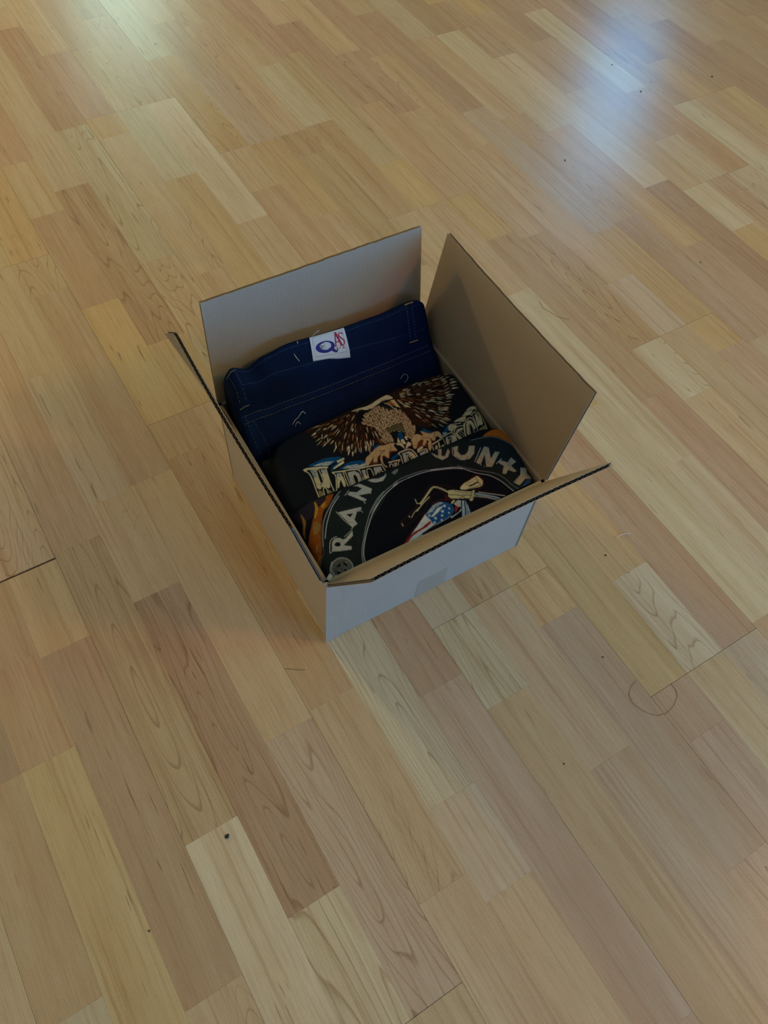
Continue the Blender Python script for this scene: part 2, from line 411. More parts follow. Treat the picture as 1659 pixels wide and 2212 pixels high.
def set_attr(me, tone, seed):
    a = me.attributes.new('tone', 'FLOAT_COLOR', 'POINT'); n = len(me.vertices)
    a.data.foreach_set('color', np.tile(np.array([*tone, 1.0], dtype=np.float32), n) if np.ndim(tone) == 1 else np.asarray(tone, dtype=np.float32).ravel())
    b = me.attributes.new('seed', 'FLOAT', 'POINT')
    b.data.foreach_set('value', np.full(n, seed, dtype=np.float32) if np.ndim(seed) == 0 else np.asarray(seed, dtype=np.float32))

def tone_for(s, i):
    if (s, i) in OVERRIDE: base = OVERRIDE[(s, i)]
    else: base = rnd.choices('PMRYDGB', weights=(4, 6, 3, 3, 1.5, 2, 2))[0]
    j = 1 + rnd.uniform(-0.05, 0.05)
    return np.array([c * j * (1 + rnd.uniform(-0.02, 0.02)) for c in TONES[base]])

S_LO, S_HI = math.floor(X0 / SW), math.ceil(X1 / SW)
U_LO, U_HI = Y0 / W_PLANK, Y1 / W_PLANK
restv, restf, restt, rests = [], [], [], []
PIECES = []
for s in range(S_LO, S_HI):
    if s in JOINTS:
        near = sorted(set(JOINTS[s]) | {e for e in BOARD_END.get(s // 3, []) if not any(abs(e - q) < 0.06 for q in JOINTS[s])})
    else:
        near = []
    cuts = list(near)
    lo = cuts[0] if cuts else 4 + rnd.uniform(0, 2.2)
    if not cuts: cuts = [lo]
    while cuts[0] > U_LO: cuts.insert(0, cuts[0] - rnd.choice((1.3, 1.9, 2.2, 2.2)))
    while cuts[-1] < U_HI: cuts.append(cuts[-1] + rnd.choice((1.3, 1.9, 2.2, 2.2)))
    i0 = cuts.index(near[0]) if near else 0
    for i in range(len(cuts) - 1):
        u0, u1 = max(cuts[i], U_LO), min(cuts[i + 1], U_HI)
        if u1 - u0 < 0.02: continue
        key = i - i0
        v, f = strip_geom(s, u0, u1, is_end(s, cuts[i]), is_end(s, cuts[i + 1]))
        t = tone_for(s, key)
        fr = rnd.uniform(0.93, 0.98) if (s, key) in FIGURED else (rnd.uniform(0.0, 0.38) if rnd.random() < 0.6 else rnd.uniform(0.45, 0.85))
        sd = (rnd.randint(0, 6) + fr) / 7.31
        if s in JOINTS and -1 <= key <= len(near) - 1:
            o = mesh_from('floor_strip', v, f, M_WOOD, False, floor)
            set_attr(o.data, t, sd)
            PIECES.append((s, key, u0, u1))
        else:
            n = len(restv); restv.extend(v); restf.extend([[n + q for q in ff] for ff in f])
            restt.extend([[*t, 1.0]] * len(v)); rests.extend([sd] * len(v))
ro = mesh_from('outer_floor_strips', restv, restf, M_WOOD, False, floor)
set_attr(ro.data, np.array(restt), np.array(rests)); tag(ro, kind='stuff')
#--FLOOR-END

# ------------------------------------------------------------------ cardboard box
BOX_LOC = (-0.12753, 0.36325, 0.0); BOX_RZ = math.radians(-1.18124)
HB = 0.1619; T = 0.0042
box = tag(empty('cardboard_box', BOX_LOC, BOX_RZ), 'open brown corrugated cardboard box with four raised flaps, holding folded clothes', 'box')

def lerp(a, b, t): return np.asarray(a, float) * (1 - t) + np.asarray(b, float) * t
def panel(name, A, B, C, D, n, parent, nu=2, nv=2, bend=None):
    """solid board: quad A,B (bottom) C,D (top: D above A, C above B), thickness T along n"""
    A, B, C, D, n = [np.asarray(q, float) for q in (A, B, C, D, n)]
    b = MB(); 
    P = np.array([[lerp(lerp(A, B, u), lerp(D, C, u), v) for v in np.linspace(0, 1, nv)] for u in np.linspace(0, 1, nu)])
    if bend is not None: P = P + np.array([[n * bend(u, v) for v in np.linspace(0, 1, nv)] for u in np.linspace(0, 1, nu)])
    Q = P + n * T
    b.grid(P); b.grid(Q, flip=True)
    b.grid(np.stack([P[0], Q[0]]), flip=False); b.grid(np.stack([P[-1], Q[-1]]), flip=True)
    b.grid(np.stack([P[:, 0], Q[:, 0]]), flip=True); b.grid(np.stack([P[:, -1], Q[:, -1]]))
    o = b.build(name, M_KRAFT, parent)
    bm = bmesh.new(); bm.from_mesh(o.data); bmesh.ops.remove_doubles(bm, verts=bm.verts, dist=1e-6); bmesh.ops.recalc_face_normals(bm, faces=bm.faces); bm.to_mesh(o.data); bm.free()
    return o

FL0, FR0, BL0, BR0 = (0, 0, 0.0005), (0.3047, 0, 0.0005), (0, 0.2985, 0.0005), (0.3047, 0.2985, 0.0005)
FL, FR, BL, BR = (-0.004, 0.0016, HB), (0.3069, -0.0013, HB), (-0.0031, 0.3009, HB), (0.3069, 0.3009, HB)
nf, nb, nl, nr = (0, 1, 0), (0, -1, 0), (1, 0, 0), (-1, 0, 0)       # inward
panel('wall_panel', FL0, FR0, FR, FL, nf, box)
panel('wall_panel', BL0, BR0, BR, BL, nb, box)
panel('wall_panel', FL0, BL0, BL, FL, nl, box)
panel('wall_panel', FR0, BR0, BR, FR, nr, box)
panel('bottom_panel', (0.004, 0.004, 0.0005), (0.3, 0.004, 0.0005), (0.3, 0.2945, 0.0005), (0.004, 0.2945, 0.0005), (0, 0, 1), box)

def flap(H1, H2, C2, C1, seed, curl=None, pitch=0.0074, crease=None):
    """corrugated flap: hinge H1-H2, free edge C1 (over H1) - C2 (over H2); two liners with the fluting between them open at the free edge"""
    H1, H2, C1, C2 = [np.asarray(q, float) for q in (H1, H2, C1, C2)]
    e = H2 - H1; upv = (C1 + C2 - H1 - H2) / 2
    n = np.cross(e, upv); n /= np.linalg.norm(n)
    r = random.Random(seed)
    NU, NV = 40, 8
    us, vs = np.linspace(0, 1, NU + 1), np.linspace(0, 1, NV + 1)
    jag = np.array([0.0004 * r.uniform(-1, 1) for _ in us])
    sag = lambda u, v: n * (0.0025 * math.sin(math.pi * u) * math.sin(math.pi * v * 0.5) * (1 if seed % 2 else -1))
    base = np.array([[lerp(lerp(H1, H2, u), lerp(C1, C2, u), v) + sag(u, v) + (curl(u, v) if curl else 0) for v in vs] for u in us])
    if crease: base += (n * -0.0028)[None, None, :] * np.maximum(0, 1 - np.abs(us - crease) / 0.5)[:, None, None] * vs[None, :, None]
    for i in range(NU + 1): base[i, -1] += upv / np.linalg.norm(upv) * jag[i]
    lt = 0.00045
    b = MB()
    for off in (0.0, T - lt):
        P = base + n * off; Q = P + n * lt
        b.grid(P); b.grid(Q, flip=True)
        b.grid(np.stack([P[0], Q[0]])); b.grid(np.stack([P[-1], Q[-1]]), flip=True); b.grid(np.stack([P[:, -1], Q[:, -1]])); b.grid(np.stack([P[:, 0], Q[:, 0]]), flip=True)
    o = b.build('flap', M_KRAFT, box)
    # fluting: a wave of paper between the liners
    L = np.linalg.norm(e); nw = int(L / pitch); k = nw * 10
    uu = np.linspace(0.004, 0.996, k + 1); vv = np.linspace(0.02, 0.990, 4)
    def at(u, v):
        x = u * NU; i = min(int(x), NU - 1); y = v * NV; j = min(int(y), NV - 1); fx, fy = x - i, y - j
        return (base[i, j] * (1 - fx) + base[i + 1, j] * fx) * (1 - fy) + (base[i, j + 1] * (1 - fx) + base[i + 1, j + 1] * fx) * fy
    F = []
    for q, u in enumerate(uu):
        w = 0.5 + 0.5 * math.sin(2 * math.pi * q / 10)
        w = lt + w * (T - 2 * lt - 0.0002)
        F.append([at(u, v) + n * w for v in vv])
    F = np.array(F); b = MB(); b.grid(F); G = F + n * 0.0002; b.grid(G, flip=True); b.grid(np.stack([F[:, -1], G[:, -1]]))
    b.build('fluting', M_FLUTE, o, True)
    return o
flap(BR, BL, (0.0026, 0.323, 0.3141), (0.3054, 0.3235, 0.3174), 1, crease=0.575)            # far flap
flap(FR, BR, (0.3319, 0.3025, 0.3140), (0.3321, 0.0, 0.3151), 2)             # right flap
tip = lambda u, v: np.array([-0.0085, 0.0, -0.002]) * max(0.0, (0.03 - u) / 0.03) ** 1.5 * v
flap(BL, FL, (-0.0385, 0.0015, 0.3125), (-0.0385, 0.2985, 0.3155), 3, tip)    # left flap
flap(FL, FR, (0.3069, -0.0737, 0.2927), (-0.0004, -0.0800, 0.3093), 4)        # near flap

# packing tape over the bottom seam, its tail up the near wall; torn liner at the near corner
k = NT('packing_tape'); k.p.inputs['Base Color'].default_value = (0.33, 0.25, 0.15, 1); k.p.inputs['Roughness'].default_value = 0.35
M_TAPE = k.mat
tb = MB()
tb.box((0.156, -0.00025, 0.030), (0.0235, 0.00012, 0.028))
tb.build('packing_tape', M_TAPE, box)
M_TORN = plain('torn_paper', (0.62, 0.58, 0.50), 0.9)
tn = MB(); rt = random.Random(5)
tn.box((0.004, 0.006, HB + 0.002), (0.0035, 0.0022, 0.0022), [(0.8, 0.5, 0.33), (-0.53, 0.85, 0.0), (-0.28, -0.17, 0.94)])
tn.box((-0.003, 0.001, HB + 0.0005), (0.0018, 0.0016, 0.0016), [(0.7, -0.7, 0.1), (0.7, 0.7, 0.0), (-0.07, 0.07, 0.99)])
for i in range(9):
    q = 0.010 + 0.0042 * i
    tn.tube([(q, -0.001 - 0.002 * rt.random(), HB + 0.001), (q + 0.004, -0.004 * rt.random(), HB + 0.003), (q + 0.008, -0.003, HB + 0.002)], 0.0006, 4)
tn.build('torn_liner', M_TORN, box)
tg = MB(); tg.box((0.006, -0.0006, HB / 2), (0.0105, 0.0006, HB / 2 - 0.001))
tg.build('glue_tab', M_KRAFT, box)

# ------------------------------------------------------------------ print painting (flat ink on the shirts)
class Ink:
    def __init__(self, x0, x1, y0, y1, base, res=0.25):
        self.x0, self.y0, self.res = x0, y0, res
        self.w, self.h = int((x1 - x0) / res), int((y1 - y0) / res)
        self.img = np.tile(np.array(srgb(*base)), (self.h, self.w, 1)); self.mask = np.zeros((self.h, self.w))
        self.r = np.random.RandomState(4)
        def field(q):
            g = self.r.rand(self.h // q + 3, self.w // q + 3)
            y = np.arange(self.h) / q; x = np.arange(self.w) / q; j = y.astype(int); i = x.astype(int)
            fy = (y - j)[:, None]; fx = (x - i)[None, :]; fy = fy * fy * (3 - 2 * fy); fx = fx * fx * (3 - 2 * fx)
            return (g[j][:, i] * (1 - fx) + g[j][:, i + 1] * fx) * (1 - fy) + (g[j + 1][:, i] * (1 - fx) + g[j + 1][:, i + 1] * fx) * fy
        self.cloud = 0.55 * field(5) + 0.45 * field(14)
    def poly(self, pts, col, jit=0.08, alt=None):
        p = np.asarray(pts, float)
        X = (p[:, 0] - self.x0) / self.res; Y = (p[:, 1] - self.y0) / self.res
        i0, i1 = max(int(X.min()), 0), min(int(X.max()) + 2, self.w); j0, j1 = max(int(Y.min()), 0), min(int(Y.max()) + 2, self.h)
        if i1 <= i0 or j1 <= j0: return
        gx = np.arange(i0, i1) + 0.5; gy = np.arange(j0, j1)[:, None] + 0.5
        ins = np.zeros((j1 - j0, i1 - i0), bool)
        for a in range(len(X)):
            b = (a + 1) % len(X)
            if Y[a] == Y[b]: continue
            ins ^= ((Y[a] > gy) != (Y[b] > gy)) & (gx < (X[b] - X[a]) * (gy - Y[a]) / (Y[b] - Y[a]) + X[a])
        c = np.array(srgb(*col)); n = 1 + jit * self.r.randn(ins.sum(), 1)
        cl = self.cloud[j0:j1, i0:i1][ins][:, None]
        v = c * n * (1 + 4.5 * min(jit, 0.2) * (cl - 0.5))
        if alt is not None:                                  # stippled between two inks
            pick = (cl[:, 0] + 0.22 * self.r.randn(len(v))) > 0.5
            v[pick] = (np.array(srgb(*alt)) * n[pick])
        self.img[j0:j1, i0:i1][ins] = np.clip(v, 0, 1)
        self.mask[j0:j1, i0:i1][ins] = 1
    def line(self, pts, w, col, jit=0.05, taper=False):
        p = np.asarray(pts, float); n = len(p)
        for a in range(n - 1):
            d = p[a + 1] - p[a]; L = np.hypot(*d)
            if L < 1e-6: continue
            q = np.array([-d[1], d[0]]) / L * w / 2; e = d / L * w * 0.25
            self.poly([p[a] + q - e, p[a + 1] + q + e, p[a + 1] - q + e, p[a] - q - e], col, jit)
    def drop(self, x, y, ang, L, w, col):
        t = np.array([0, 0.12, 0.35, 0.7, 1.0]); ww = np.array([0.35, 0.8, 1.0, 0.6, 0.05]) * w / 2
        c, s = math.cos(ang), math.sin(ang)
        up = [(x + c * L * a - s * b, y + s * L * a + c * b) for a, b in zip(t, ww)]
        dn = [(x + c * L * a + s * b, y + s * L * a - c * b) for a, b in zip(t, ww)]
        self.poly(up + dn[::-1], col, 0.12)
    def disc(self, x, y, r, col):
        self.poly([(x + r * math.cos(t), y + r * math.sin(t)) for t in np.linspace(0, 2 * math.pi, 9)[:-1]], col, 0.05)
    def star(self, x, y, r, col):
        self.poly([(x + (r if i % 2 == 0 else r * 0.42) * math.cos(math.pi * i / 5 + 0.3), y + (r if i % 2 == 0 else r * 0.42) * math.sin(math.pi * i / 5 + 0.3)) for i in range(10)], col)
    def done(self):
        h, w = self.h // 2 * 2, self.w // 2 * 2
        self.small = self.img[:h, :w].reshape(h // 2, 2, w // 2, 2, 3).mean((1, 3))
    def sample(self, X, Y):
        x = (X - self.x0) / (2 * self.res) - 0.5; y = (Y - self.y0) / (2 * self.res) - 0.5
        h, w = self.small.shape[:2]
        x = np.clip(x, 0, w - 1.001); y = np.clip(y, 0, h - 1.001); i = x.astype(int); j = y.astype(int); fx = (x - i)[..., None]; fy = (y - j)[..., None]
        s = self.small
        return (s[j, i] * (1 - fx) + s[j, i + 1] * fx) * (1 - fy) + (s[j + 1, i] * (1 - fx) + s[j + 1, i + 1] * fx) * fy

PAL = dict(dark=(52, 42, 26), black=(22, 22, 24), cream=(226, 212, 164), cream2=(214, 200, 152), cream3=(222, 218, 196), beak=(214, 196, 128), orange=(158, 98, 46),
    tan=(205, 176, 122), brown=(112, 58, 26), blue=(20, 98, 150), bluef=(96, 132, 158), olive=(140, 132, 84), silver=(204, 204, 194), silver2=(196, 190, 158),
    med=(150, 150, 142), med2=(112, 112, 104), rim=(128, 134, 132), white=(212, 216, 216), ringc=(30, 38, 38), purple=(40, 34, 44), orangef=(176, 100, 24),
    bluec=(38, 72, 116), red=(66, 20, 20), redf=(158, 40, 34), tankblue=(28, 82, 142), bluew=(168, 186, 204), olivec=(196, 188, 142), flame=(146, 78, 22),
    flamey=(178, 132, 44), flamey2=(150, 114, 52))
def inside(poly, x, y):
    c = False; n = len(poly)
    for a in range(n):
        (x0, y0), (x1, y1) = poly[a], poly[(a + 1) % n]
        if (y0 > y) != (y1 > y) and x < (x1 - x0) * (y - y0) / (y1 - y0) + x0: c = not c
    return c
BODY = []
def scales(ink):
    """breast and leg feathers: overlapping scallops, smaller towards the feet"""
    r = random.Random(3)
    row = 0; y = 201.0
    while y > 134:
        k = max(0.0, min(1.0, (172 - y) / 30)); wx = 7.6 - 3.4 * k; hy = 5.3 - 1.9 * k
        x = 142 + (row % 2) * wx / 2
        while x < 216:
            px, py = x + r.uniform(-0.6, 0.6), y + r.uniform(-0.5, 0.5)
            if inside(BODY, px, py):
                olive = abs(px - 182) < 11 and 146 < py < 163
                c1 = (84, 78, 46) if olive else r.choice(((150, 124, 80), (134, 106, 66), (160, 134, 90)))
                c2 = (142, 136, 92) if olive else r.choice(((238, 222, 172), (228, 206, 156), (230, 196, 150)))
                def half(rx, ry, dy): return [(px + rx * math.cos(t), py + dy - ry * max(math.sin(t), -0.35)) for t in np.linspace(-0.35, math.pi + 0.35, 14)]
                ink.poly(half(wx * 0.60, hy * 1.08, -0.5), (24, 18, 10), 0.05)
                ink.poly(half(wx * 0.47, hy * 0.82, 0.1), c2, 0.06)
                ink.poly(half(wx * 0.38, hy * 0.58, 0.5), c1, 0.14)
            x += wx
        y -= hy * 0.82; row += 1
def wing(ink, C, poly, a0, a1, r0, r1, seed, n):
    r = random.Random(seed)
    ink.poly(poly, (50, 30, 18), 0.18)
    cols = ((222, 208, 164), (206, 186, 140), (124, 70, 34), (104, 56, 26), (150, 96, 52), (36, 26, 20), (190, 168, 126))
    for ring in np.linspace(r1, r0, n):
        m = int(5 + ring * 0.33)
        for i in range(m):
            a = a0 + (a1 - a0) * (i + r.uniform(0.1, 0.9)) / m; q = ring + r.uniform(-3, 3)
            x, y = C[0] + q * math.cos(a), C[1] + q * math.sin(a)
            if not inside(poly, x, y): continue
            b = a + r.uniform(-0.12, 0.12)
            ink.drop(x, y, b, r.uniform(9, 13), r.uniform(2.8, 4.0), (26, 19, 15))
            ink.drop(x, y, b, r.uniform(6, 13), r.uniform(1.0, 2.4), r.choice(cols))
def wing_l(ink):
    P = [(75, 208.5), (106, 206), (140, 209), (150, 204), (139, 187), (158, 170), (157, 152), (144, 147.8), (126, 147), (112, 152), (96, 166), (85, 186), (76, 199)]
    wing(ink, (156, 210), P, math.radians(180), math.radians(272), 18, 72, 8, 7)
    for (x, y) in ((88, 184), (92, 176), (98, 166), (104, 159), (111, 153), (118, 149), (124, 146), (131, 145), (137, 146), (143, 148)):
        ink.line([(x + 3.5, y + 6.5), (x + 1.6, y + 3.0), (x, y)], 0.75, (226, 216, 186))
def wing_r(ink):
    P = [(206, 209), (226, 212), (258, 212), (290, 207), (291, 199), (282, 180), (270, 160), (254, 144), (238, 139), (220, 142), (207, 152), (204, 180), (203, 196)]
    wing(ink, (200, 206), P, math.radians(-68), math.radians(4), 14, 86, 21, 8)
    for a in np.linspace(-58, 0, 17):
        t = math.radians(a); q = 84 - 12 * max(0, (-a - 30) / 30)
        ink.line([(200 + (q - 7) * math.cos(t), 206 + (q - 7) * math.sin(t)), (200 + q * math.cos(t + 0.03), 206 + q * math.sin(t + 0.03))], 0.7, (216, 206, 172))
def paint(ink, data):
    def curve(p, closed, n=5):
        p = [np.array(q) for q in p]; m = len(p); out = []
        if m < 4: return p
        for i in range(m if closed else m - 1):
            a = p[i - 1] if closed or i > 0 else p[0]; b = p[i]; c = p[(i + 1) % m]; d = p[(i + 2) % m] if closed or i + 2 < m else p[-1]
            for t in np.arange(n) / n:
                out.append(0.5 * (2 * b + (c - a) * t + (2 * a - 5 * b + 4 * c - d) * t * t + (3 * b - a - 3 * c + d) * t ** 3))
        if not closed: out.append(p[-1])
        return out
    SOFT = ('tan', 'brown', 'flame', 'flamey', 'flamey2', 'tankblue', 'ringc', 'orangef', 'beak', 'purple', 'cream2', 'blue', 'olive')
    for ln in data.strip().split('\n'):
        t = ln.split(); pt = lambda q: tuple(float(x) for x in q.split(','))
        if t[0] == '@SCALES': scales(ink)
        elif t[0] == '@WINGL': wing_l(ink)
        elif t[0] == '@WINGR': wing_r(ink)
        elif t[0] == 'P':
            pts = [pt(q) for q in t[2:]]
            if t[1] == 'dark' and not BODY: BODY.extend(pts)
            if t[1] in SOFT: pts = curve(pts, True, 4)
            alt = {'bluef': (214, 206, 170), 'blue': (14, 58, 96), 'silver': (158, 160, 152), 'silver2': (146, 140, 112), 'med2': (74, 76, 72), 'cream3': (120, 148, 160)}.get(t[1])
            ink.poly(pts, PAL[t[1]], 0.16 if 'silver' in t[1] or t[1] in ('bluef', 'blue', 'med2', 'flame') else 0.09, alt)
        elif t[0] == 'L':
            pts = [pt(q) for q in t[3:]]; w = max(float(t[2]) * {'rim': 0.62, 'white': 0.62, 'red': 0.55}.get(t[1], 0.9), 0.42)
            if t[1] != 'black' or len(pts) > 4: pts = curve(pts, False, 5) if t[1] in ('rim', 'white', 'red', 'olivec', 'silver', 'cream', 'bluew', 'brown') else pts
            ink.line(pts, w, PAL[t[1]])
            for q in pts[1:-1]: ink.disc(q[0], q[1], w * 0.5, PAL[t[1]])
        elif t[0] == 'S': ink.star(*pt(t[2]), float(t[3]), PAL[t[1]])
    ink.done()
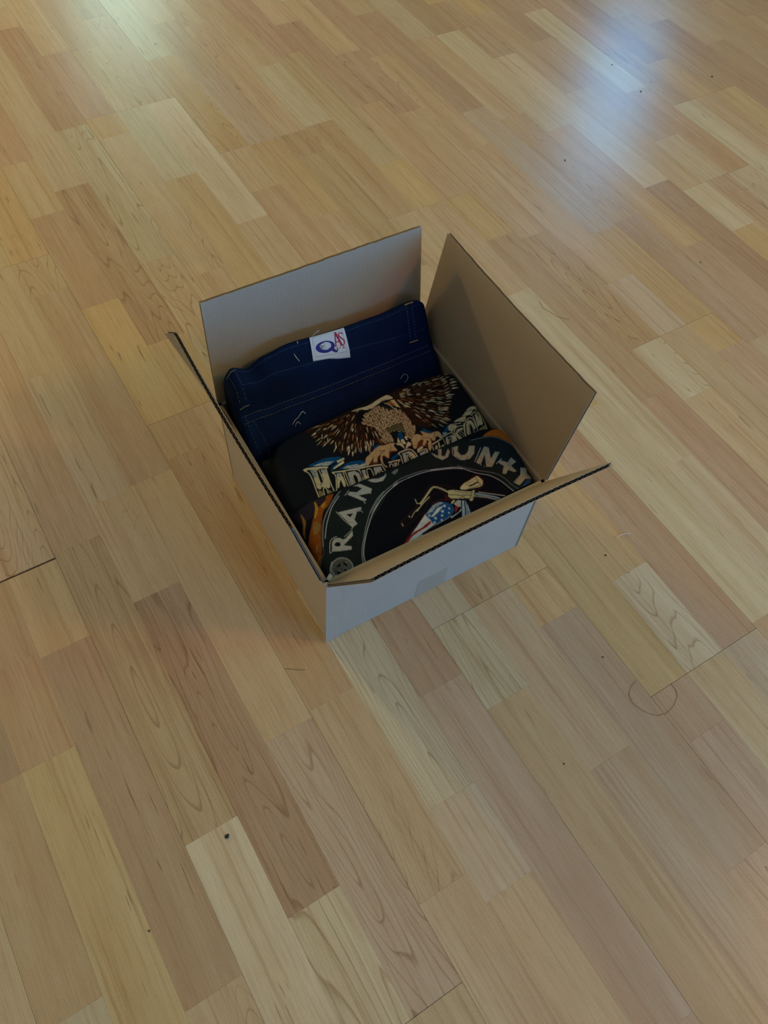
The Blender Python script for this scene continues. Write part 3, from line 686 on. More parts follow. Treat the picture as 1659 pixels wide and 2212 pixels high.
# print outlines in millimetres on each shirt's own face (across, up)
EAGLE_PRINT = """
P dark 145.4,190.0 155.6,196.0 167.9,199.2 178.3,198.6 187.3,193.0 193.1,184.6 205.1,178.8 206.2,168.8 204.4,158.0 205.5,150.8 202.4,141.7 195.0,136.9 191.4,138.6 189.0,146.1 190.0,150.5 186.6,153.7 182.8,153.8 172.0,158.7 171.1,151.8 171.5,146.0 166.8,141.8 159.4,144.7 157.9,149.8 155.6,158.9 155.2,164.8 151.2,172.4 147.4,180.2
P black 139.9,206.9 162.0,199.4 170.7,198.7 158.6,188.0 147.4,180.2 151.2,172.4 155.2,164.8 157.9,149.8 153.0,146.4 144.9,153.3 142.3,172.4 138.0,190.1
@SCALES
P cream2 197.5,209.1 201.9,204.9 202.8,201.0 195.3,201.5 186.4,202.1 179.6,200.8 170.7,198.7 166.3,199.0 162.0,199.4 153.8,203.6 148.2,201.7 142.5,200.8 139.9,206.9 152.7,207.0 161.6,205.3 171.3,205.1 183.4,207.6
L black 0.82 145.3,203.2 150.3,205.4 155.4,203.7 161.6,198.6
L black 0.68 164.8,201.7 167.1,197.7
L black 1.09 185.3,202.7 190.7,202.9 197.1,200.6
P black 154.5,202.2 161.1,197.9 167.5,198.4 167.8,196.3 161.1,195.1 155.6,196.0 152.7,200.3
P orange 190.3,198.2 196.8,198.8 200.7,194.8 198.4,188.4 194.3,191.9
P beak 197.4,198.5 202.6,198.2 206.3,193.9 207.6,185.7 204.5,181.8 202.4,184.6 199.4,187.5 199.4,192.6
L cream 1.09 188.1,198.4 191.6,195.2 194.8,187.4 197.3,179.9
L black 0.68 187.8,196.6 190.8,191.3 193.1,184.6 196.1,180.5
@WINGL
@WINGR
P blue 180.7,150.3 186.0,150.3 184.9,141.9 183.6,138.5 180.2,141.6 178.7,145.6
P blue 154.6,122.1 165.5,124.3 164.6,121.4 155.4,118.5
P blue 143.2,146.5 151.0,144.5 141.7,138.5 139.1,139.7
P blue 195.2,123.4 201.0,124.0 201.6,121.2 193.7,120.8
P blue 213.1,142.9 218.0,140.7 219.1,136.1 215.3,136.2
P blue 216.8,138.8 222.7,134.5 220.3,133.1 217.1,135.4
P brown 161.1,143.9 165.9,141.7 166.1,136.9 167.1,128.3 158.6,129.1 151.9,122.6 147.9,126.1 146.5,129.9 140.3,129.6 134.9,122.6 127.4,126.2 135.3,135.1 150.4,140.8
P tan 131.4,138.5 147.0,144.0 157.0,141.8 162.8,141.6 168.3,140.6 170.3,138.9 166.7,136.6 167.5,129.0 162.4,130.5 157.0,131.4 152.0,124.1 149.8,126.8 148.0,130.0 144.4,127.7 141.8,119.3 143.7,113.5 141.6,113.7 140.2,121.7 141.4,127.5 145.1,131.4 139.9,131.4 135.7,125.4 131.7,127.3 133.0,132.2 126.9,128.0 122.3,126.2 121.7,130.4 125.8,136.4
L brown 0.95 145.8,136.6 152.8,135.8 144.2,132.6 141.5,129.1
L brown 0.82 145.7,128.7 142.9,123.6 141.8,119.3
L brown 0.82 134.4,134.7 134.2,131.7 131.6,129.7
L brown 0.68 163.2,139.7 162.3,135.4 157.0,131.4
P brown 192.4,135.3 202.4,140.5 210.3,134.4 216.9,133.9 227.6,132.3 220.9,121.3 215.7,120.4 212.5,115.2 204.6,117.3 201.2,120.6 191.5,121.0 188.3,123.3
P tan 192.4,135.3 202.0,139.8 209.9,133.8 209.7,141.2 215.3,136.2 219.9,132.5 227.0,132.5 231.7,130.0 232.3,123.4 228.4,117.7 227.7,122.3 225.3,125.9 221.3,121.9 218.1,121.8 216.4,126.7 213.7,119.6 209.7,113.1 205.5,110.1 206.2,114.9 208.7,122.8 202.4,120.0 202.0,121.9 206.8,128.6 202.8,129.7 197.5,127.2 191.9,121.6 188.9,123.0 191.3,130.9
L brown 0.95 226.6,131.9 222.8,127.0 221.7,122.6
L brown 0.82 205.4,132.6 212.0,129.5 216.0,126.0
L brown 0.68 190.6,127.1 193.8,124.8
P black 209.7,125.7 212.7,124.3 209.1,121.0 206.7,114.6 206.7,119.6
P cream 171.5,138.4 178.0,136.6 178.6,131.1 177.2,123.6 177.3,127.7 174.8,133.7 171.0,136.2
P cream 180.9,130.0 186.7,134.6 189.5,131.7 188.2,128.3 182.6,127.6 177.7,122.6
P cream 179.8,141.0 183.2,140.3 183.4,132.9 179.7,133.0 178.6,137.6
P cream 177.7,145.2 177.6,137.2 173.4,139.1
P cream 186.2,142.9 189.0,142.5 188.2,137.2 186.0,137.4
L black 0.68 180.5,131.8 177.9,124.9
L black 0.68 185.1,128.1 179.9,125.6
P blue 54.6,156.2 67.1,157.7 77.2,157.4 89.8,154.2 98.8,150.2 88.1,148.0 77.0,146.7
P cream3 59.1,154.3 65.9,154.0 75.0,153.2 87.2,149.3 77.0,146.7
P blue 76.7,137.9 79.6,142.5 87.9,144.7 93.2,145.7 91.4,143.9 82.4,140.4 79.0,138.5
P cream 89.7,148.1 100.5,148.8 100.0,146.4 89.9,145.5
P cream 81.0,139.3 81.1,141.0 91.4,143.9 97.8,145.3 97.5,141.9
P black 46.6,155.8 76.2,145.8 67.5,111.2 45.9,112.9 50.6,144.8 46.6,152.8
P cream 46.6,155.8 50.8,155.7 75.9,145.9 75.3,143.8 50.5,152.8 48.0,151.9 46.3,154.5
L cream 1.36 47.1,153.8 50.4,148.2 50.6,139.7 48.7,127.2 46.6,112.9
L cream 1.21 72.6,144.9 69.8,131.7 67.7,119.0 67.2,111.4
P bluef 54.0,151.4 60.4,148.6 58.9,142.1 58.0,137.5 53.1,138.4 53.3,142.5
P cream2 53.1,138.4 58.0,137.5 57.0,130.4 54.7,123.1 52.1,123.2 50.6,126.2 51.5,131.6
P bluef 65.7,146.0 71.7,144.0 69.9,137.6 65.0,137.4
P cream2 63.9,139.6 69.9,137.6 67.5,125.1 64.9,119.5 62.5,119.4 60.0,122.0 56.3,123.9 57.2,127.7 60.7,127.6 63.6,134.7
P black 59.9,148.2 62.7,147.8 64.2,145.4 60.8,127.6 56.6,129.8
L cream 0.98 57.0,130.4 60.5,147.3 62.4,147.3 63.6,145.7 60.8,128.6 57.0,130.4
P black 55.8,122.1 61.2,120.5 59.2,110.2 53.3,110.9
L cream 1.14 54.0,111.4 56.5,121.1 60.1,120.0 58.3,110.7
P olive 50.6,121.9 53.5,118.6 53.4,111.7 47.7,112.7
P olive 61.0,118.0 63.6,114.1 65.3,111.4 59.5,110.9
P blue 81.8,136.4 92.4,138.3 102.4,140.6 113.2,138.2 120.2,134.9 121.3,131.0 113.3,131.2 107.8,128.5 88.3,136.7
P cream3 91.3,136.3 98.9,137.0 110.9,134.1 114.0,130.9 108.5,128.2
P cream3 109.9,129.3 116.0,131.7 121.9,130.7 121.6,127.3 115.4,127.6
P black 77.0,136.9 107.4,127.8 106.6,110.5 110.2,109.7 88.0,109.9 77.0,110.0 68.5,111.6
L cream 1.67 77.3,136.1 92.2,132.2 100.7,130.1 107.8,127.0 109.7,123.3 109.1,115.6 107.2,110.2
L cream 1.21 76.9,136.1 78.9,130.9 74.6,120.8 69.7,111.0
P bluef 81.6,133.0 87.0,131.4 86.4,126.5 81.8,126.1 79.3,127.3
P cream2 79.3,127.3 82.2,126.8 86.4,126.5 85.3,116.5 83.0,112.4 81.0,112.9 81.5,118.4 81.2,122.9 75.8,115.0 73.4,114.9
L cream 1.06 86.1,110.8 89.7,130.5 92.0,130.3 91.5,124.9 89.0,110.3
P silver 94.7,128.6 103.7,127.0 107.3,121.8 106.3,114.3 105.0,110.4 101.5,111.3 103.2,115.8 103.4,120.6 99.2,123.0 96.6,119.0 94.9,110.9 90.3,110.5
L cream 0.98 96.2,111.2 98.8,122.3 102.8,120.9 102.4,114.4 100.4,110.0
P black 110.6,126.3 138.3,119.4 138.5,108.4 115.3,108.9 107.9,109.9
L cream 1.89 109.7,127.6 121.9,124.9 138.5,119.7
L cream 1.14 138.7,120.1 138.9,114.6 138.7,108.7
P silver 111.9,123.5 116.6,122.6 114.0,115.9 111.0,115.5
P cream2 110.7,115.7 114.0,115.9 114.7,109.2 109.5,110.0
L cream 1.06 115.1,109.9 118.1,121.0 122.3,121.2 123.5,118.4 122.0,109.3
P silver 127.4,120.1 136.5,117.6 135.5,111.7 131.7,113.5 123.9,108.3 125.4,113.9
L cream 0.98 130.6,108.7 130.5,114.2 136.8,108.3
P black 148.9,119.0 164.5,116.2 158.1,105.5 145.3,111.9
L cream 1.77 148.3,118.1 156.1,116.7 163.4,115.3
L cream 1.08 146.4,111.9 148.7,115.0 150.6,114.6 151.5,112.4 150.1,110.1
L cream 0.89 162.9,114.6 159.9,113.1 156.3,106.5
P silver 153.7,114.3 158.2,113.9 154.4,107.4 151.9,108.6
P black 166.7,124.6 183.3,125.1 187.9,118.1 187.0,105.8 173.1,107.1 163.9,106.2 165.0,117.1
L cream 1.67 166.1,124.0 169.6,125.0 176.1,124.9 181.7,124.3 185.0,121.6 186.6,115.1 186.3,106.4
L cream 1.18 166.1,123.7 167.3,120.2 165.5,113.3 163.8,106.9
P bluef 170.2,122.3 176.7,122.2 181.3,121.8 184.2,117.5 178.7,118.3 174.8,119.0 170.3,118.8
P cream2 178.1,119.2 183.8,117.7 184.3,105.9 179.4,105.9 179.6,112.5 178.2,117.4
P silver 170.4,119.9 174.5,118.5 169.9,106.3 166.0,107.0
L cream 1.08 172.4,106.9 174.9,116.5 177.1,115.5 178.2,106.5
P cream 192.1,119.7 200.2,121.2 200.5,118.1 190.3,115.8
P black 190.3,115.8 203.0,115.7 201.7,104.6 186.9,106.5
L cream 1.38 190.5,115.1 202.7,115.3 202.2,110.0 201.3,104.9
P silver 192.0,113.1 200.7,113.8 196.6,105.3 189.3,105.9
L cream 0.98 201.8,113.8 198.9,105.4
P black 213.3,118.1 228.7,120.5 228.3,110.8 221.6,100.2 207.4,104.9
L cream 1.97 213.9,117.2 227.4,119.3
L cream 1.08 212.4,114.8 209.3,105.2
L cream 1.97 222.6,116.0 217.6,103.6
P cream2 215.8,113.2 218.6,113.1 214.7,105.0 211.2,104.9
P cream2 222.7,109.8 227.3,110.1 223.5,103.2 219.9,103.7
L cream 1.18 207.0,105.1 222.5,101.7
P blue 238.2,128.2 246.0,133.0 249.0,133.0 245.3,128.8 245.1,125.7 235.8,127.4
P cream2 282.1,142.1 289.9,144.5 299.9,143.4 300.5,142.4 294.2,139.4 287.1,141.2
P bluef 282.9,142.4 288.4,143.2 292.4,141.5 287.1,141.2
P cream2 273.8,138.0 280.0,139.8 289.1,138.3 283.7,134.8 274.0,137.3
L cream 0.85 278.7,140.7 284.2,140.5 290.7,138.9
P cream2 266.8,136.6 277.1,135.2 271.0,129.5 264.2,132.6 257.8,134.2
P bluef 262.3,135.4 267.2,136.4 265.2,132.1
L cream 1.17 250.7,133.2 265.8,129.2
P cream2 246.5,130.9 250.0,132.5 259.1,128.4 251.3,124.8 248.8,122.7 245.4,126.2
P cream3 235.5,126.9 242.0,124.5 235.5,123.0 233.0,122.8
P black 232.4,121.8 243.2,122.6 249.2,120.5 253.2,123.9 259.4,126.9 268.4,127.4 272.1,128.3 278.4,131.4 284.5,133.2 294.3,138.6 302.2,141.0 300.2,132.0 291.2,102.9 285.3,101.6 280.8,99.6 272.3,98.9 259.1,101.4 250.0,102.5 242.0,103.4 226.4,111.2
L cream 1.17 294.6,138.1 301.7,140.3 300.0,132.8 295.5,116.1 291.1,103.7 285.3,101.6
L cream 0.85 294.5,137.9 295.1,135.0 293.5,128.5 292.8,122.5
P cream2 289.6,132.2 291.7,130.6 292.1,122.4 297.3,135.3 298.6,135.4 297.1,128.1 292.5,116.8 289.8,114.1 287.2,115.9 283.6,114.3 284.9,119.1 287.9,127.7
L cream 1.06 284.5,133.2 291.4,136.0 292.8,131.4
L cream 0.85 286.2,131.8 283.5,119.7 279.8,109.3 274.8,99.1
L cream 1.38 259.1,101.4 261.8,111.2 266.2,120.5 272.0,127.7 278.1,130.8 282.4,129.8 283.7,125.0 281.1,114.1
P cream2 272.2,125.6 276.4,128.3 280.3,126.5 280.7,120.4 278.6,113.2 276.9,113.4 277.7,120.4 276.6,123.6 273.2,121.2 267.5,110.4 264.6,109.8 265.5,114.1
P black 275.6,123.1 277.6,122.8 276.0,113.1 270.6,101.9 267.1,99.5 265.9,101.5 269.5,112.2
L cream 0.74 266.4,101.2 269.8,112.1 275.0,121.7 277.1,122.0 275.6,113.3 270.1,102.2 267.4,100.0
L cream 1.27 268.9,127.2 267.3,124.6 259.3,126.6 252.7,124.1 249.8,118.9 246.8,110.3 243.6,103.0
L cream 1.06 267.3,124.6 263.0,116.0 259.3,101.7
P cream2 255.6,122.8 259.4,123.0 263.9,122.2 262.7,119.4 257.0,120.1 253.3,117.2 254.2,112.8 255.4,106.1 253.6,104.2 251.1,106.1 249.6,112.3 251.0,118.3
L cream 0.74 255.9,119.3 259.2,118.8 260.8,109.6 259.2,103.5 258.1,110.2 256.3,116.1 255.9,119.3
L cream 1.48 232.1,121.3 243.1,122.4 247.2,121.1 247.6,115.9 243.6,107.8
P bluef 235.0,119.2 243.2,118.7 243.2,116.7 235.0,117.3
P cream2 242.9,118.2 245.9,118.1 246.0,113.4 241.2,104.9 237.9,106.5 241.4,112.9
P cream2 234.2,117.0 237.4,116.2 233.8,108.5 231.1,109.1
L cream 0.85 231.6,119.6 229.3,110.1
L cream 0.74 234.7,108.1 237.8,114.0 240.2,113.8 237.9,106.5
P olive 283.0,110.4 293.6,112.2 289.6,104.4 281.5,100.7 282.4,106.6
L cream 0.74 284.6,109.0 281.5,100.7
P silver 276.2,109.6 278.6,108.5 273.9,99.5 270.1,99.3
P silver 263.3,107.0 265.9,104.3 263.5,100.6 260.4,101.5
"""
RING_PRINT = """
P ringc 3.1,16.1 2.8,23.6 4.9,31.0 9.8,38.0 15.0,41.9 21.4,56.4 27.0,65.7 40.2,82.5 50.3,89.7 61.3,97.3 72.3,104.5 109.3,109.2 169.9,109.6 224.9,109.1 253.9,91.2 277.5,81.9 286.5,74.6 294.8,63.9 299.7,54.4 299.6,48.5 307.1,39.5 310.5,28.8 307.0,9.4 274.0,-1.4 266.6,1.2 267.6,6.8 259.6,24.8 248.4,39.5 227.7,58.1 217.3,65.9 185.5,79.2 174.1,79.5 131.5,79.1 105.8,62.8 81.8,48.6 61.7,27.3 51.2,10.5 50.1,3.1 34.3,-3.2
P purple 5.2,108.6 14.3,110.7 42.7,104.9 55.7,103.3 44.7,96.8 35.5,91.3 20.4,86.2 8.1,86.3
L rim 2.39 69.8,102.0 61.5,97.4 50.5,89.7 40.2,82.0 32.0,73.9 26.4,65.5 21.8,56.9 17.8,48.2
L rim 0.68 17.8,48.2 14.9,41.6 10.0,37.7 4.8,30.6 2.5,23.6 3.0,16.2
L white 1.14 64.9,96.2 56.2,90.6 47.5,84.1 41.3,77.6 34.7,70.6 28.3,61.7 24.4,55.5
L black 0.45 68.6,99.8 52.3,88.7 41.0,80.3 32.1,70.9 26.7,62.5
P med 37.9,9.9 36.2,7.5 34.0,5.5 31.4,4.1 28.6,3.4 25.6,3.3 22.7,3.9 20.0,5.1 17.6,6.9 15.6,9.2 14.1,11.8 13.2,14.6 13.0,17.6 13.4,20.4 14.4,23.0 16.0,25.4 18.1,27.2 20.7,28.6 23.5,29.3 26.5,29.4 29.4,28.9 32.2,27.7 34.7,26.0 36.8,23.8 38.3,21.3 39.2,18.5 39.5,15.5 39.0,12.6
P black 36.4,10.8 35.0,8.7 33.0,7.0 30.8,5.8 28.3,5.1 25.8,5.1 23.2,5.6 20.9,6.7 18.7,8.2 17.0,10.2 15.7,12.5 14.9,15.0 14.7,17.5 15.0,20.0 15.9,22.2 17.3,24.2 19.2,25.9 21.4,27.0 23.8,27.6 26.4,27.7 29.0,27.2 31.4,26.2 33.6,24.7 35.4,22.8 36.7,20.6 37.5,18.2 37.8,15.6 37.4,13.1
P med2 36.2,10.9 34.8,8.8 32.9,7.2 30.7,6.0 28.3,5.3 25.7,5.3 23.3,5.8 20.9,6.8 18.9,8.3 17.2,10.3 15.9,12.5 15.1,14.9 14.9,17.4 15.3,19.9 16.1,22.1 17.5,24.1 19.3,25.7 21.5,26.8 23.9,27.5 26.4,27.5 29.0,27.1 31.3,26.1 33.5,24.6 35.2,22.8 36.6,20.6 37.3,18.2 37.5,15.7 37.2,13.2
P black 20.0,21.1 27.2,23.6 25.1,19.2
P black 31.2,23.3 33.8,15.7 31.9,16.2 30.0,19.0
P black 27.4,14.2 33.0,12.2 29.6,8.9 25.7,8.9
P black 17.7,16.8 22.6,13.5 21.8,9.9 18.4,10.8
L silver 0.68 19.1,28.7 14.0,23.3 11.4,16.3 13.5,10.0 17.6,5.3
L white 0.68 33.6,21.5 33.8,19.7
L white 0.68 31.5,13.6 31.0,11.6
L white 0.68 22.3,16.0 22.4,14.2
P silver 24.5,38.8 29.4,48.0 33.4,50.2 37.5,49.7 40.4,47.7 42.4,45.0 45.5,44.5 57.6,49.1 55.2,43.7 40.1,38.7 48.0,33.6 46.2,30.2 31.7,35.6
P black 30.2,43.3 32.0,45.6 35.3,45.5 37.9,43.0 36.8,39.9 32.8,40.8
L silver 0.80 21.4,38.3 26.3,47.5 30.5,51.2 37.3,51.4
L white 0.57 45.1,46.9 57.6,50.2
L silver 0.68 21.4,38.3 24.5,38.8
P silver 52.5,76.4 81.0,70.9 80.5,67.9 73.9,67.5 66.1,59.6 67.2,54.1 59.9,52.4
P black 60.5,70.1 68.2,67.5 63.0,64.4
L white 0.80 75.5,67.3 79.0,66.3 79.6,63.7
L silver 0.68 51.1,78.1 54.7,63.7 59.7,53.0 57.4,51.9
L rim 1.93 116.7,77.1 104.0,71.4 88.7,60.8 75.4,47.2 65.4,35.3 57.6,25.2 51.9,13.9 48.5,3.2
L white 1.14 114.1,72.1 95.9,62.2 81.6,50.0 70.6,38.5 62.3,28.5 55.7,17.7 52.8,7.5 50.7,2.6
P silver 86.4,101.2 95.1,101.3 105.4,86.4 100.8,81.9 85.7,85.8 92.0,76.8 90.2,74.9 86.3,77.4 74.7,93.2 79.3,95.5 86.6,90.8 94.9,92.7 90.5,99.0
L silver 0.77 71.5,93.3 79.2,97.8
L white 1.03 99.6,83.3 100.7,81.2
L white 1.03 87.3,75.6 88.2,72.4
P silver 106.8,100.8 112.2,99.6 120.3,96.1 128.7,96.5 132.4,99.4 130.2,94.9 123.2,90.6 114.9,92.5 109.0,96.4
L white 0.64 109.0,96.4 114.9,92.5 123.6,91.2
L rim 1.93 87.3,59.0 100.6,67.4 119.5,77.2 139.0,81.6
L white 1.16 89.8,57.6 108.3,69.2 124.0,75.7 137.9,79.2
P rim 139.1,96.7 145.5,98.3 149.3,97.9 147.5,94.8 142.2,92.7 140.4,92.0
L rim 1.48 132.9,81.4 146.1,83.5 169.3,81.5 190.4,75.5 210.9,68.3
L white 1.02 131.2,78.6 148.5,80.3 173.4,78.2 200.0,70.9 215.2,65.2 222.5,60.9
L rim 1.38 252.6,89.4 265.7,85.9 277.3,81.4 286.2,74.4 294.5,64.3 299.7,54.6 299.4,48.6 307.2,39.2
P orangef 268.7,87.1 285.3,90.0 295.3,86.2 304.2,75.7 310.2,61.9 310.3,44.1 299.9,49.4 299.9,56.7 295.0,65.1 287.8,75.0 278.1,82.6
P silver2 227.4,92.6 234.0,91.1 228.9,84.0 229.8,77.5 235.1,75.7 241.0,78.2 245.7,83.9 252.1,80.2 245.4,71.3 236.9,68.1 227.4,72.0 222.0,80.7
L silver 0.59 226.6,93.1 221.5,83.4 225.3,73.7 231.5,69.8
P silver2 198.0,99.3 204.7,89.2 211.6,86.5 220.7,94.0 220.3,89.1 213.7,82.9 205.0,82.8 199.3,90.9
P silver2 209.6,100.6 213.6,98.3 206.5,86.9 203.3,88.7
P silver2 241.9,60.2 262.2,73.6 266.4,69.8 261.1,55.9 271.3,61.6 276.0,58.4 257.5,46.4 250.8,49.7 256.9,64.2 245.5,55.3
L silver 0.69 240.7,61.9 257.0,74.1
P silver2 267.3,47.9 272.2,48.7 278.7,42.8 286.7,46.6 290.0,39.1 281.1,37.7 284.1,28.2 280.1,28.9 274.6,34.5 269.0,30.9 265.2,33.7 271.8,40.8
L silver 0.69 264.2,47.3 274.3,50.3
P silver2 291.6,29.2 300.4,28.6 295.0,20.3 298.9,14.2 295.4,12.4 289.3,15.2 277.3,10.9 273.0,16.3 285.4,21.3
L silver 0.69 291.7,30.2 286.4,22.0 272.7,17.5
P bluec 290.5,13.6 296.2,12.0 284.9,2.3 273.2,0.1 275.2,6.2
L white 0.89 184.0,76.8 202.4,71.6 217.3,65.9 226.4,57.7 235.9,48.4 247.9,39.5 254.4,32.2 259.9,23.3 264.0,12.6 266.6,4.9 265.8,0.6
L rim 0.98 218.4,67.8 231.8,56.0 246.1,45.4 255.9,38.3 263.6,29.3 268.6,16.3 273.8,5.7 272.8,2.7
L white 0.69 245.5,55.3 245.9,54.1
L white 0.69 248.7,51.7 249.1,50.5
L red 1.48 113.2,31.4 116.2,28.4 128.6,30.2 141.6,34.1 148.6,33.8 165.1,45.3 180.4,48.4 188.1,40.6
L red 1.48 114.7,34.1 129.6,39.3 145.3,44.8 146.6,53.2
L red 1.48 147.8,44.8 158.8,51.4 170.8,58.3 175.6,59.1 186.6,53.8 193.5,49.7 201.5,42.2
L red 3.41 162.4,38.6 174.8,38.9 184.6,34.7 190.1,33.4
L red 2.27 150.3,32.5 133.1,23.6 122.0,18.9 111.6,13.2 100.3,4.1
L red 1.48 180.7,15.9 166.2,14.2 153.0,12.6 137.2,10.4
P white 149.5,31.1 149.8,27.6 151.7,21.5 151.7,17.4 154.9,14.7 134.5,11.8 119.9,7.3 104.6,2.5 101.7,3.4 112.9,12.6 122.8,17.3 134.5,23.0
P redf 151.4,21.1 150.8,18.4 143.1,16.1 130.7,15.4 120.7,13.6 111.2,8.6 102.3,2.5 101.2,3.7 110.5,11.4 117.4,15.2 126.0,17.6 138.4,18.3 145.5,20.3
P tankblue 154.5,33.5 165.3,37.3 173.7,37.1 180.8,33.4 186.0,27.7 185.9,21.3 181.1,17.5 173.2,15.8 163.2,14.4 155.5,14.7 151.7,17.4 151.7,21.5 149.8,27.6 149.5,31.1
P bluef 157.0,33.6 166.3,36.9 173.5,36.6 178.1,34.1 171.6,33.5 163.3,31.9 156.1,30.0 150.2,30.3
P white 154.6,25.4 167.3,31.3 176.2,30.9 164.8,26.1 156.8,23.9
S white 176.9,30.0 2.56
S white 180.6,24.9 2.04
S white 170.9,25.1 2.73
S white 177.4,20.1 1.70
S white 167.7,20.7 2.27
S white 158.4,21.1 2.50
S white 164.1,15.8 2.04
S white 154.7,16.9 2.27
S bluew 153.3,27.2 2.84
S bluew 159.4,31.4 2.39
S bluew 163.5,35.3 2.04
L white 0.80 178.2,15.9 169.4,14.5 153.6,13.5 135.4,11.3
L black 0.80 154.3,13.8 134.2,11.3 119.3,6.4 106.3,2.3
L white 0.68 132.9,10.1 123.5,7.4 115.3,4.6
P white 129.4,9.4 133.1,10.6 130.0,5.3 124.7,1.6
P redf 118.0,3.2 128.3,7.5 124.6,2.4 118.0,1.3
L black 5.11 116.3,31.7 132.4,36.9
L silver 0.91 117.1,33.0 117.0,29.7
L silver 1.14 129.8,37.5 130.0,35.8
L black 3.98 132.4,36.9 147.7,42.6 162.5,49.2 170.8,53.1
L olivec 2.61 150.0,44.5 160.0,49.2 168.7,53.7 173.6,55.6 178.0,54.9 184.5,50.1 190.7,42.9
L black 0.80 151.1,42.3 161.2,47.0 169.5,50.8 175.3,52.3 181.3,52.0
L olivec 1.25 141.7,38.5 153.2,43.7 165.1,47.5
L olivec 0.91 131.6,34.5 138.3,38.8 146.9,41.3
L olivec 1.14 147.3,52.4 146.6,47.0 149.5,45.8
L black 0.68 172.4,55.8 182.8,52.5 190.6,44.7
L red 2.57 206.6,41.2 214.1,45.5 222.7,45.9 233.1,46.8 238.9,39.9 238.7,34.8 233.4,30.8 223.7,31.0
L red 0.90 223.7,31.0 240.4,19.1 258.9,3.8
L red 0.90 214.6,22.9 227.9,16.0 242.1,2.0
L red 1.29 206.2,22.9 206.2,14.0 202.1,5.2
P red 184.4,43.0 187.7,39.1 185.7,33.4 181.4,37.9
P cream2 206.6,41.2 213.5,44.5 222.1,44.9 231.7,45.5 234.7,44.7 237.7,37.9 236.7,35.1 232.7,31.9 221.7,34.7 212.6,37.1
P black 216.9,39.6 231.4,39.1 231.7,37.3 220.7,37.8
L black 0.90 231.6,44.9 232.2,38.0 232.9,31.7
L black 0.51 215.6,42.2 229.3,42.7
L black 0.64 214.5,36.8 232.2,33.4
P olivec 191.3,45.2 198.4,42.9 217.4,32.2 222.4,32.3 220.4,26.7 212.7,21.1 210.4,22.9 210.9,26.0 198.4,31.1 189.5,35.0 187.4,38.5
L black 0.90 189.2,40.4 215.1,28.3
L black 0.64 198.6,40.8 216.4,30.6
L black 0.90 219.3,31.9 212.2,25.4
L black 0.64 221.1,29.0 215.2,23.9
L black 0.77 196.3,46.4 200.3,41.4
L black 0.90 199.6,30.7 205.0,31.5 207.0,26.6 213.0,25.0
P olivec 186.2,30.6 191.4,32.3 193.3,30.8 187.5,28.1
P silver 189.4,27.9 196.4,30.1 200.0,27.8 195.5,20.5 190.3,23.5
P white 176.3,14.3 189.1,15.9 195.7,19.1 192.9,16.2 176.7,12.7
P redf 186.7,21.1 191.0,25.9 192.1,20.7 184.7,16.6
P bluew 201.1,27.3 204.9,25.5 204.7,18.2 203.0,9.9 198.2,3.6 193.9,3.5 187.9,2.8 183.3,2.2 189.2,8.1
L black 1.67 203.8,25.4 198.6,14.2 191.4,4.0
L black 0.64 205.0,22.2 200.8,13.1 196.8,8.0
L black 0.51 201.1,27.3 189.3,8.1
L black 0.77 199.3,9.6 203.5,11.8
P black 222.0,30.5 239.1,17.0 259.9,0.1 242.9,1.2 230.8,15.1 218.3,24.4
L bluew 1.67 221.6,27.4 233.0,18.5 242.1,10.7 250.0,1.2
L silver 0.84 225.7,27.3 239.3,17.3 253.6,6.5 259.5,-0.5
L silver 0.58 218.6,24.9 231.5,16.2 242.4,5.7
L silver 0.58 219.5,26.4 229.7,18.9 245.3,4.8
P flame 60.2,102.2 48.0,90.6 39.0,86.7 30.6,76.0 19.7,56.4 13.4,43.5 1.3,28.0 0.7,31.0 0.3,47.1 3.3,59.1 16.2,75.2 24.9,85.6 31.4,91.5 47.8,98.9 50.7,103.3
P flamey 34.6,103.0 36.0,101.4 35.2,94.4 32.6,89.4 26.3,82.8 25.1,84.8 31.5,94.8
P flamey 40.2,95.4 45.0,95.8 47.4,97.1 42.6,91.2 38.9,90.8
P flamey2 12.9,97.1 14.2,90.9 13.0,83.1 7.7,75.0 3.4,65.7 0.6,68.7 7.5,80.0 10.9,87.6
P flamey2 11.5,53.6 13.2,52.7 9.4,46.5 7.7,47.4
P flamey 2.7,38.0 10.3,40.8 7.8,38.3 1.0,35.7
P flamey2 21.2,78.4 26.8,76.3 25.7,69.9 19.6,64.7 15.2,67.0
"""
ink1 = Ink(0, 312, 90, 226, (23, 26, 32)); paint(ink1, EAGLE_PRINT)
ink2 = Ink(-6, 318, -6, 114, (14, 16, 26)); paint(ink2, RING_PRINT)

# ------------------------------------------------------------------ folded clothes in the box
def sm(x):
    t = np.clip(x, 0, 1); return t * t * (3 - 2 * t)
WB = W_PLANK
def z_shirt1(a, b): return 0.80 + 0.055 * sm((b - 0.5) / 0.5) - 0.03 * sm((0.35 - a) / 0.35)
def z_shirt2(a, b): return 0.775 + 0.095 * sm(b / 0.45) + 0.035 * sm((a - 1.0) / 0.45) - 0.03 * sm((0.3 - a) / 0.3)
def wrinkle(a, b, k): return 0.0035 * np.sin(7.0 * a + 3.1 * b + k) * np.sin(5.0 * b - 2.2 * a + 2 * k) + 0.002 * np.sin(15 * a - 6 * b + k)

